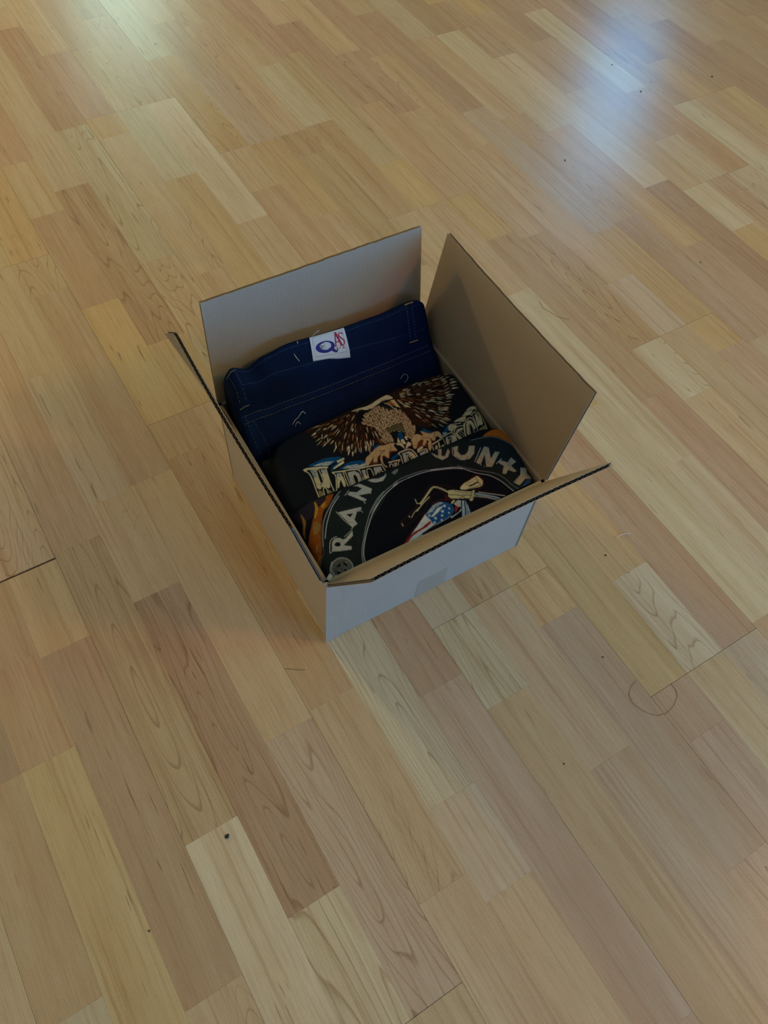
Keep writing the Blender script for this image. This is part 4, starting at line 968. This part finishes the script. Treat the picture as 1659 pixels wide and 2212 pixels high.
def folded(name, aL, aR, bF, bB, zf, R, zbot, step, mat, parent, ink=None, k=0.0, attr='ink'):
    """one folded cloth face: outline given as functions, edges rolled over with radius R, hanging down to zbot (board widths)"""
    ns, nt = max(8, int((aR(0.5) - aL(0.5)) * WB / step)), max(8, int((bB(0.5) - bF(0.5)) * WB / step))
    s, t = np.meshgrid(np.linspace(0, 1, ns + 1), np.linspace(0, 1, nt + 1), indexing='ij')
    b = bF(s) + t * (bB(s) - bF(s))
    l, r = aL(t), aR(t)
    a = l + s * (r - l)
    b = bF(s) + t * (bB(s) - bF(s))
    dx = np.maximum(0, R - np.minimum(a - l, r - a)); dy = np.maximum(0, R - np.minimum(bB(s) - b, np.where(bF(s) > 0.2, b - bF(s), 9)))
    q = np.minimum(np.hypot(dx, dy), R)
    z = zf(a, b) + wrinkle(a, b, k) - (R - np.sqrt(np.maximum(R * R - q * q, 0)))
    P = np.stack([a, b, z], -1) * WB
    # skirt rows all round
    loop = np.concatenate([P[:, 0], P[-1, 1:], P[::-1, -1][1:], P[0, ::-1][1:-1]])
    lid = np.arange((ns + 1) * (nt + 1)).reshape(ns + 1, nt + 1)
    ids = np.concatenate([lid[:, 0], lid[-1, 1:], lid[::-1, -1][1:], lid[0, ::-1][1:-1]])
    low = loop.copy(); low[:, 2] = np.minimum(low[:, 2] - 0.001, zbot * WB)
    V = np.concatenate([P.reshape(-1, 3), low]); n0 = (ns + 1) * (nt + 1); m = len(low)
    i = np.arange(m); j = (i + 1) % m
    F1 = np.stack([lid[:-1, :-1], lid[1:, :-1], lid[1:, 1:], lid[:-1, 1:]], -1).reshape(-1, 4)
    F2 = np.stack([ids[j], ids[i], n0 + i, n0 + j], -1)
    F = np.concatenate([F1, F2]).astype(np.int32)
    me = bpy.data.meshes.new(name)
    me.vertices.add(len(V)); me.vertices.foreach_set('co', V.astype(np.float32).ravel())
    me.loops.add(F.size); me.loops.foreach_set('vertex_index', F.ravel())
    me.polygons.add(len(F)); me.polygons.foreach_set('loop_start', np.arange(0, F.size, 4, dtype=np.int32))
    me.polygons.foreach_set('use_smooth', np.ones(len(F), dtype=bool))
    me.materials.append(mat)
    if ink is not None:
        c = ink.sample(a * WB * 1000, b * WB * 1000).reshape(-1, 3)
        c = np.concatenate([c, np.tile(ink.img[0, 0], (m, 1))]); c = np.concatenate([c, np.ones((len(c), 1))], 1)
        at = me.attributes.new(attr, 'FLOAT_COLOR', 'POINT'); at.data.foreach_set('color', c.astype(np.float32).ravel())
    me.update(); me.validate()
    o = bpy.data.objects.new(name, me); COL.objects.link(o); o.parent = parent
    return o
cst = lambda v: (lambda t: v + 0 * np.asarray(t, float))
crv = lambda *kv: (lambda t: np.interp(t, [p for p, _ in kv], [v for _, v in kv]))

M_SHIRT1 = cloth_material('eagle_shirt_cloth', attr='ink')
M_SHIRT2 = cloth_material('ring_shirt_cloth', attr='ink')
M_BLACK1 = cloth_material('charcoal_cotton', base=srgb(28, 31, 34))
M_BLACK2 = cloth_material('black_cotton', base=srgb(17, 19, 27))
M_DENIM = cloth_material('indigo_denim', base=srgb(7, 24, 52), denim=True)
M_THREAD = plain('tan_thread', srgb(104, 98, 84), 0.9)
M_BLUETHREAD = plain('blue_grey_thread', srgb(78, 104, 126), 0.9)
M_GOLD = plain('golden_thread', srgb(176, 136, 62), 0.8)
M_WHITE = plain('white_thread', srgb(214, 212, 204), 0.9)

shirt1 = tag(empty('folded_shirt', BOX_LOC, BOX_RZ), 'folded charcoal t-shirt printed with an eagle with spread wings, in the middle of the box', 'shirt', 'folded t-shirts in the box')
folded('front_face', crv((0, 0.02), (0.55, 0.045), (0.8, 0.08), (1, 0.15)), crv((0, 1.543), (0.93, 1.546), (1, 1.52)),
       cst(0.50), crv((0, 1.04), (0.08, 1.075), (0.3, 1.095), (0.6, 1.125), (0.85, 1.11), (1, 1.07)), z_shirt1, 0.05, 0.74, 0.0005, M_SHIRT1, shirt1, ink1, 0.4)
z_low = lambda a, b: z_shirt1(a, b) - 0.075
folded('under_fold', cst(0.028), cst(1.540), cst(0.50), cst(1.06), z_low, 0.06, 0.45, 0.004, M_BLACK1, shirt1, None, 1.3)

shirt2 = tag(empty('folded_shirt', BOX_LOC, BOX_RZ), 'folded black t-shirt with round lettered emblem and motorcycle, at the near side', 'shirt', 'folded t-shirts in the box')
folded('front_face', cst(0.026), crv((0, 1.535), (0.3, 1.545), (0.8, 1.546), (1, 1.53)), cst(0.038),
       crv((0, 0.545), (0.1, 0.565), (0.3, 0.545), (0.6, 0.54), (0.8, 0.525), (0.92, 0.515), (1, 0.47)), z_shirt2, 0.045, 0.815, 0.0005, M_SHIRT2, shirt2, ink2, 2.1)
folded('under_fold', cst(0.034), cst(1.535), cst(0.044), cst(0.465), lambda a, b: z_shirt2(a, b) - 0.07, 0.05, 0.35, 0.004, M_BLACK2, shirt2, None, 0.2)

# --- jeans, folded, waistband uppermost against the far flap
jeans = tag(empty('folded_jeans', BOX_LOC, BOX_RZ), 'folded dark blue denim jeans with a white waistband patch, against the far flap', 'jeans')
A_ = np.array
TOP = ([0.03, 0.055, 0.10, 0.138, 0.191, 0.278, 0.463, 0.55, 0.745, 0.97, 1.206, 1.335, 1.44, 1.52], [1.09, 1.17, 1.177, 1.133, 1.105, 1.165, 1.20, 1.20, 1.175, 1.165, 1.165, 1.18, 1.186, 1.15])
SEAM = ([0.03, 0.06, 0.195, 0.27, 0.36, 0.57, 0.89, 1.15, 1.40, 1.52], [1.08, 1.125, 1.09, 1.105, 1.11, 1.075, 1.06, 1.025, 0.99, 0.98])
YOKE = ([0.02, 0.3, 0.65, 1.01, 1.39, 1.55], [0.90, 0.882, 0.872, 0.876, 0.895, 0.905])
POCK = ([0.0, 0.36, 0.59, 0.95, 1.27, 1.56], [0.80, 0.83, 0.825, 0.815, 0.82, 0.80])
B_ROWS = [1.50, 1.47, 1.36, 1.29, 1.175, 1.135, 1.11, 1.07]
def jeans_z(a, b):
    def sm_interp(tab):
        x = np.linspace(0, 1.6, 161); y = np.interp(x, *tab); k = np.ones(9) / 9
        y = np.convolve(np.pad(y, 4, mode='edge'), k, 'valid'); return np.interp(a, x, y)
    zt, zs, zy, zp = sm_interp(TOP), sm_interp(SEAM), sm_interp(YOKE), sm_interp(POCK)
    rows = np.stack([zt - 0.012, zt, zs, zy, zp, zp - 0.05, zp - 0.12, zp - 0.30])
    bb = A_(B_ROWS); out = np.zeros_like(a)
    for i in range(len(bb) - 1):
        hi, lo = bb[i], bb[i + 1]; m_ = (b <= hi) & (b >= lo); f = (hi - b) / (hi - lo)
        # slightly bulging spans between the seams
        v = rows[i] * (1 - f) + rows[i + 1] * f + (0.010 if i in (1, 2, 3) else 0.0) * 4 * f * (1 - f)
        out = np.where(m_, v, out)
    out = out + 0.009 * sm((b - 1.352) / 0.008) + 0.004 * (sm((b - 1.252) / 0.008) - sm((b - 1.302) / 0.010))
    out = out - 0.016 * np.exp(-((b - 1.178) / 0.007) ** 2) * sm((a - 0.33) / 0.03) * sm((1.26 - a) / 0.03)
    return out
step = 0.0016
na, nb_ = int(1.52 * WB / step), int(0.43 * WB / step)
ga, gb = np.meshgrid(np.linspace(0.028, 1.535, na + 1), np.linspace(1.07, 1.50, nb_ + 1), indexing='ij')
gz = jeans_z(ga, gb) + 0.6 * wrinkle(ga * 1.4, gb * 1.2, 3.0)
gz += 0.006 * np.sin(ga * 38 + 6 * gb) * sm((0.5 - ga) / 0.4) * sm((gb - 1.2) / 0.1)
edge = np.minimum(ga - 0.028, 1.535 - ga); q = np.maximum(0, 0.06 - edge); gz -= 0.06 - np.sqrt(0.0036 - np.minimum(q, 0.06) ** 2)
# the near layer leans out of plumb: the left end of the fold is pinched in under the waistband
P = np.stack([ga, gb, gz], -1) * WB
jb = MB(); jb.grid(P)
back = P[:, -1].copy(); back2 = back.copy(); back2[:, 1] += 0.0008; back2[:, 2] -= 0.003; back3 = back2.copy(); back3[:, 2] = 0.11
jb.grid(np.stack([back, back2, back3], 1))
for e, fl_ in ((0, True), (-1, False)):
    sk = P[e].copy(); sk2 = sk.copy(); sk2[:, 2] = np.minimum(sk[:, 2] - 0.004, 0.10)
    jb.grid(np.stack([sk, sk2], 0), flip=not fl_)
fr = P[:, 0].copy(); fr2 = fr.copy(); fr2[:, 2] = 0.06; jb.grid(np.stack([fr, fr2], 1), flip=True)
body = jb.build('denim_fold', M_DENIM, jeans, True)
vz = np.array([v.co[:] for v in body.data.vertices]) / WB
fade = np.zeros(len(vz))
for tab, b0 in ((TOP, 1.47), (SEAM, 1.36), (YOKE, 1.29)):
    fade = np.maximum(fade, 0.5 * np.exp(-((vz[:, 1] - b0) / 0.014) ** 2))
fade = np.maximum(fade, 0.55 * np.exp(-((vz[:, 0] - 0.06) / 0.05) ** 2))
fade = fade * np.clip(1.15 - 0.6 * vz[:, 0], 0.15, 1)
at = body.data.attributes.new('fade', 'FLOAT', 'POINT'); at.data.foreach_set('value', fade.astype(np.float32))

def jz(a, b):
    z = float(jeans_z(np.array([a]), np.array([b]))[0]) + 0.6 * float(wrinkle(a * 1.4, b * 1.2, 3.0))
    z += 0.006 * math.sin(a * 38 + 6 * b) * float(sm((0.5 - a) / 0.4)) * float(sm((b - 1.2) / 0.1))
    ed = min(a - 0.028, 1.535 - a); q = max(0, 0.06 - ed); z -= 0.06 - math.sqrt(max(0, 0.0036 - min(q, 0.06) ** 2))
    return z
def on_jeans(a, b, up=0.0): return np.array([a * WB, b * WB, jz(a, b) * WB + up])
def stitches(name, path, mat, dash=0.0028, gap=0.0014, w=0.00032, parent=None):
    """a row of thread stitches lying on the denim along path [(a, b), ...]"""
    parent = parent or jeans; mb = MB(); pts = []
    for (a0, b0), (a1, b1) in zip(path[:-1], path[1:]):
        L = math.hypot(a1 - a0, b1 - b0) * WB; n = max(2, int(L / 0.0006))
        pts += [(a0 + (a1 - a0) * i / n, b0 + (b1 - b0) * i / n) for i in range(n)]
    xyz = [on_jeans(a, b, 0.0004) for a, b in pts]
    acc = 0.0; run = []
    for i in range(1, len(xyz)):
        acc += np.linalg.norm(xyz[i] - xyz[i - 1]); ph = acc % (dash + gap)
        if ph < dash: run.append(xyz[i])
        elif len(run) > 1:
            mb.tube(run[::max(1, (len(run) - 1) // 2)], w, 4); run = []
        else: run = []
    if mb.v:
        return tag(mb.build(name, mat, parent), kind='stuff')
line_a = lambda b, a0=0.05, a1=1.50, n=40: [(a0 + (a1 - a0) * i / n, b) for i in range(n + 1)]
stitches('waistband_stitching', line_a(1.455), M_BLUETHREAD, 0.0022, 0.0014, 0.0003)
stitches('waistband_stitching', line_a(1.366), M_BLUETHREAD, 0.0022, 0.0014, 0.0003)
stitches('yoke_stitching', line_a(1.295), M_THREAD, 0.0046, 0.0006, 0.00032)
stitches('yoke_stitching', line_a(1.262), M_THREAD, 0.0046, 0.0006, 0.00032)
stitches('pocket_stitching', line_a(1.165, 0.36, 1.24), M_BLACK2, 0.006, 0.0008)
stitches('side_stitching', [(0.075, 1.30), (0.070, 1.2), (0.085, 1.09)], M_THREAD)
stitches('side_stitching', [(0.115, 1.26), (0.135, 1.17), (0.15, 1.09)], M_THREAD)

def strip_on(name, a0, b0, a1, b1, w, up, mat, parent, n=14, ends=0.0):
    """a flat cloth strip lying along the denim from (a0,b0) to (a1,b1)"""
    d = np.array([a1 - a0, b1 - b0]); d /= np.linalg.norm(d); nrm = np.array([-d[1], d[0]]) * w / 2
    rows = []
    for i in range(n + 1):
        f = i / n; c = np.array([a0 + (a1 - a0) * f, b0 + (b1 - b0) * f]); h = up * (1 if 0 < i < n else 0.3)
        rows.append([on_jeans(*(c + nrm * s), h) for s in (-1, -0.6, 0, 0.6, 1)])
        rows[-1][0][2] -= up * 0.7; rows[-1][-1][2] -= up * 0.7
    mb = MB(); mb.grid(np.array(rows)); o = mb.build(name, mat, parent, True)
    at = o.data.attributes.new('fade', 'FLOAT', 'POINT'); at.data.foreach_set('value', np.full(len(o.data.vertices), 0.25, np.float32))
    return o
def belt_loop(a_top, b_top, a_bot, b_bot, gold):
    o = strip_on('belt_loop', a_top, b_top, a_bot, b_bot, 0.075, 0.0022, M_DENIM, jeans)
    mat = M_GOLD if gold else M_THREAD
    mb = MB()
    for s in (-0.022, 0.022):
        run = [on_jeans(a_top + (a_bot - a_top) * f + s, b_top + (b_bot - b_top) * f, 0.0028) for f in np.linspace(0.04, 0.96, 26)]
        for i in range(0, 24, 2): mb.tube(run[i:i + 2], 0.0004, 4)
    for f in (0.02, 0.98):
        mb.tube([on_jeans(a_top + (a_bot - a_top) * f + s, b_top + (b_bot - b_top) * f, 0.0026) for s in (-0.034, 0, 0.034)], 0.0009, 5, 1)
    mb.build('bartack_stitching', [M_THREAD, mat], o)
belt_loop(1.395, 1.468, 1.375, 1.325, True)
belt_loop(0.075, 1.462, 0.085, 1.31, False)

# the sewn-on woven patch
def label_patch():
    C = [(0.640, 1.478), (0.893, 1.470), (0.878, 1.345), (0.612, 1.370)]           # TL TR BR BL
    n, m = 24, 16
    def at(u, v, up):
        a = (C[0][0] * (1 - u) + C[1][0] * u) * (1 - v) + (C[3][0] * (1 - u) + C[2][0] * u) * v
        b = (C[0][1] * (1 - u) + C[1][1] * u) * (1 - v) + (C[3][1] * (1 - u) + C[2][1] * u) * v
        return on_jeans(a, min(b, 1.475), up)
    mb = MB()
    P = np.array([[at(i / n, j / m, 0.0024) for j in range(m + 1)] for i in range(n + 1)])
    Q = np.array([[at(i / n, j / m, 0.0008) for j in range(m + 1)] for i in range(n + 1)])
    mb.grid(P, flip=True); mb.grid(np.stack([P[:, 0], Q[:, 0]])); mb.grid(np.stack([P[:, -1], Q[:, -1]]), flip=True); mb.grid(np.stack([P[0], Q[0]]), flip=True); mb.grid(np.stack([P[-1], Q[-1]]))
    k = NT('woven_white_label'); nn = k.noise(k.obj(), 700.0, 2.0)
    k.link(k.mix(nn, srgb(196, 206, 214), srgb(226, 230, 232)), k.p.inputs['Base Color']); k.p.inputs['Roughness'].default_value = 0.8
    k.link(k.bump(nn, 0.3, 0.0005), k.p.inputs['Normal'])
    o = mb.build('label_patch', k.mat, jeans, True); o['label'] = 'white woven patch with a blue Q and red letters'
    NAVY, RED, GREY = plain('navy_print', srgb(34, 38, 130), 0.8), plain('red_print', srgb(172, 36, 66), 0.8), plain('grey_print', srgb(60, 66, 84), 0.8)
    LW, LH = 300.0, 200.0
    def flat(name, polys, mat, up=0.0027):
        bm = bmesh.new()
        for pl in polys:
            vs = [bm.verts.new((x, y, 0)) for x, y in pl]
            bm.faces.new(vs)
        bmesh.ops.triangulate(bm, faces=bm.faces)
        for _ in range(4):
            el = [e for e in bm.edges if e.calc_length() > 9]
            if not el: break
            bmesh.ops.subdivide_edges(bm, edges=el, cuts=1)
            bmesh.ops.triangulate(bm, faces=[f for f in bm.faces if len(f.verts) > 3])
        for v in bm.verts:
            p = at(min(max(v.co.x / LW, 0), 1), min(max(v.co.y / LH, 0), 1), up); v.co = Vector(p)
        me = bpy.data.meshes.new(name); bm.to_mesh(me); bm.free(); me.materials.append(mat)
        ob = bpy.data.objects.new(name, me); COL.objects.link(ob); ob.parent = o
    def ring(cx, cy, rx, ry, ix, iy, iw, ih, a0=0, a1=2 * math.pi, n=36):
        out = []
        for i in range(n):
            t0, t1 = a0 + (a1 - a0) * i / n, a0 + (a1 - a0) * (i + 1) / n
            out.append([(cx + rx * math.cos(t0), cy + ry * math.sin(t0)), (cx + rx * math.cos(t1), cy + ry * math.sin(t1)), (ix + iw * math.cos(t1), iy + ih * math.sin(t1)), (ix + iw * math.cos(t0), iy + ih * math.sin(t0))])
        return out
    # big oval Q with a swash tail
    q = ring(113, 118, 78, 46, 118, 112, 45, 30)
    q += [[(138, 134), (168, 128), (196, 160), (170, 166)], [(170, 166), (196, 160), (212, 152), (206, 168), (190, 174)]]
    flat('letter_q', q, NAVY)
    def stroke(p0, p1, w):
        d = np.subtract(p1, p0); d = d / np.linalg.norm(d); nn_ = np.array([-d[1], d[0]]) * w / 2
        return [tuple(np.add(p0, nn_)), tuple(np.add(p1, nn_)), tuple(np.subtract(p1, nn_)), tuple(np.subtract(p0, nn_))]
    A = [stroke((216, 20), (198, 128), 9), stroke((216, 20), (246, 130), 16), stroke((203, 100), (236, 100), 8), stroke((188, 129), (208, 129), 6), stroke((234, 131), (258, 131), 6)]
    S = []
    pts = [(274, 52), (268, 38), (252, 34), (240, 44), (241, 62), (256, 78), (270, 94), (275, 112), (266, 128), (250, 134), (240, 126)]
    for i in range(len(pts) - 1): S.append(stroke(pts[i], pts[i + 1], 10 if 2 < i < 7 else 8))
    flat('letters_as', A + S, RED)
    # small word under the letters
    wd = []; x = 174
    for ch in 'yara':
        if ch == 'y': wd += [stroke((x, 140), (x + 5, 152), 4), stroke((x + 11, 140), (x + 2, 164), 4)]
        if ch == 'u': wd += [stroke((x, 140), (x, 152), 4), stroke((x, 152), (x + 9, 152), 4), stroke((x + 10, 140), (x + 10, 154), 4)]
        if ch == 'r': wd += [stroke((x, 140), (x, 154), 4), stroke((x, 142), (x + 9, 142), 4)]
        if ch == 'm': wd += [stroke((x, 140), (x, 154), 4), stroke((x, 142), (x + 14, 142), 4), stroke((x + 7, 142), (x + 7, 154), 4), stroke((x + 14, 142), (x + 14, 154), 4)]
        if ch == 'a': wd += [stroke((x, 141), (x + 9, 141), 4), stroke((x + 10, 141), (x + 10, 154), 4), stroke((x, 148), (x + 10, 148), 3), stroke((x, 153), (x + 10, 153), 4), stroke((x, 148), (x, 153), 3)]
        x += 26
    flat('small_word', wd, RED)
    # lined engraving inside the Q
    eng = []
    for i in range(7):
        eng += [stroke((72 + 5 * i, 96 + 2 * i), (86 + 3 * i, 132 - 3 * i), 2.4)]
    eng += [stroke((66, 104), (84, 90), 2.5), stroke((84, 90), (108, 88), 2.5), stroke((108, 88), (112, 128), 2.5), stroke((112, 128), (84, 138), 2.5), stroke((84, 138), (66, 104), 2.5)]
    flat('engraved_head', eng, GREY, 0.0028)
    flat('head_ground', [[(66, 104), (84, 90), (108, 88), (112, 128), (84, 138)]], k.mat, 0.00275)
    st = []
    for (p0, p1) in (((22, 20), (278, 20)), ((278, 20), (278, 180)), ((278, 180), (22, 180)), ((22, 180), (22, 20))):
        L = math.hypot(p1[0] - p0[0], p1[1] - p0[1]); n_ = int(L / 12)
        for i in range(n_):
            f0, f1 = (i + 0.15) / n_, (i + 0.7) / n_
            st.append(stroke((p0[0] + (p1[0] - p0[0]) * f0, p0[1] + (p1[1] - p0[1]) * f0), (p0[0] + (p1[0] - p0[0]) * f1, p0[1] + (p1[1] - p0[1]) * f1), 2.2))
    flat('patch_stitching', st, GREY)
label_patch()

# loose thread ends on the jeans
tb = MB()
tb.tube([on_jeans(0.50, 1.42, 0.001), on_jeans(0.506, 1.40, 0.002), on_jeans(0.52, 1.385, 0.001)], 0.0005, 5)
tb.tube([on_jeans(0.55, 1.47, 0.002), on_jeans(0.545, 1.455, 0.004)], 0.0005, 5)
tb.tube([on_jeans(0.655, 1.472, 0.003), on_jeans(0.68, 1.47, 0.008), on_jeans(0.71, 1.47, 0.011)], 0.0004, 5)
tb.tube([on_jeans(0.345, 1.16, 0.002), on_jeans(0.37, 1.175, 0.004), on_jeans(0.40, 1.18, 0.006), on_jeans(0.43, 1.192, 0.006), on_jeans(0.445, 1.195, 0.005), on_jeans(0.455, 1.186, 0.003)], 0.00038, 5)
tb.tube([on_jeans(0.36, 1.15, 0.002), on_jeans(0.372, 1.157, 0.004), on_jeans(0.385, 1.158, 0.005), on_jeans(0.40, 1.15, 0.002)], 0.00038, 5)
tb.tube([on_jeans(1.19, 1.18, 0.002), on_jeans(1.225, 1.19, 0.003), on_jeans(1.246, 1.182, 0.003), on_jeans(1.248, 1.168, 0.003), on_jeans(1.235, 1.157, 0.003), on_jeans(1.21, 1.153, 0.002)], 0.00028, 5)
tag(tb.build('loose_threads', M_WHITE, jeans, True), kind='stuff')

# ------------------------------------------------------------------ crumbs and hairs on the floor
M_CRUMB = plain('dark_crumb', (0.012, 0.010, 0.010), 0.7)
def crumb(label, x, y, r, seed, stretch=1.0, rz=0.0):
    bm = bmesh.new(); bmesh.ops.create_icosphere(bm, subdivisions=2, radius=r)
    rr = random.Random(seed)
    for v in bm.verts: v.co *= 1 + rr.uniform(-0.22, 0.22); v.co.x *= stretch; v.co.z *= 0.6
    lo = min(v.co.z for v in bm.verts)
    for v in bm.verts: v.co.z -= lo
    me = bpy.data.meshes.new('crumb'); bm.to_mesh(me); bm.free(); me.materials.append(M_CRUMB)
    o = bpy.data.objects.new('crumb', me); COL.objects.link(o); o.location = (x, y, 0.0001); o.rotation_euler = (0, 0, rz)
    tag(o, label, 'crumb', 'dark crumbs on the floor')
def hair(label, pts, r, col, name='hair'):
    mb = MB(); mb.tube([(x, y, z) for x, y, z in pts], r, 5)
    o = mb.build(name, plain(name + '_' + label.split()[0], col, 0.6), None, True)
    tag(o, label, 'hair' if name == 'hair' else 'thread')
crumb('largest dark crumb, on the pale strip in front of the box', -0.3447, 0.2114, 0.0022, 0, 1.2, 0.60)
crumb('small dark crumb near the lower left, below the largest crumb', -0.4570, 0.1675, 0.0011, 1, 1.0, 0.60)
crumb('dark crumb at the lower end of the blue window reflection', 0.8177, 1.0519, 0.0016, 2, 1.0, 0.60)
crumb('dark crumb in the upper part of the blue window reflection', 1.1547, 1.2971, 0.0014, 3, 1.0, 0.60)
crumb('thin dark splinter right of the blue window reflection', 1.1414, 1.1802, 0.0012, 4, 3.2, 0.60)
crumb('dark crumb near the upper right end joint', 1.3418, 1.1543, 0.0016, 5, 1.8, 0.60)
crumb('small dark crumb on the strips right of the far flap', 0.8537, 0.6835, 0.0012, 6, 1.0, 0.60)
crumb('small dark crumb right of the near box corner, by the hair loop', 0.1754, 0.1620, 0.0011, 7, 1.0, 0.60)
crumb('reddish dark crumb on the strips right of the near flap', 0.2799, 0.2806, 0.0013, 8, 1.0, 0.60)
crumb('tiny dark crumb on the pale strip at lower right', 0.0428, 0.0784, 0.0010, 9, 1.0, 0.60)
hair('looped dark hair lying across a board joint at lower right', [(0.19351, 0.11449, 0.00024), (0.18024, 0.11128, 0.00024), (0.17187, 0.10533, 0.00024), (0.16868, 0.09436, 0.00024), (0.17113, 0.08447, 0.00024), (0.17711, 0.07327, 0.00024), (0.18552, 0.06488, 0.00024), (0.19809, 0.06105, 0.00024), (0.21274, 0.06379, 0.00024), (0.22556, 0.07058, 0.00024), (0.23047, 0.07854, 0.00024), (0.23034, 0.08733, 0.00024)], 0.00022, (0.12, 0.08, 0.05), 'hair')
hair('short pale curved thread right of the near flap', [(0.3118, 0.29538, 0.00044), (0.31973, 0.29632, 0.00044), (0.32907, 0.29469, 0.00044), (0.33633, 0.29063, 0.00044)], 0.0004, (0.75, 0.68, 0.5), 'thread')
hair('short brown hair left of the near box corner', [(-0.1953, 0.35813, 0.00033), (-0.1829, 0.34881, 0.00033), (-0.17319, 0.3432, 0.00033)], 0.0003, (0.2, 0.12, 0.06), 'hair')
hair('curved brown hair beside the right flap', [(0.51465, 0.74376, 0.00033), (0.50905, 0.72697, 0.00033), (0.51521, 0.71075, 0.00033), (0.51912, 0.6958, 0.00033), (0.53395, 0.68161, 0.00033)], 0.0003, (0.25, 0.16, 0.1), 'hair')
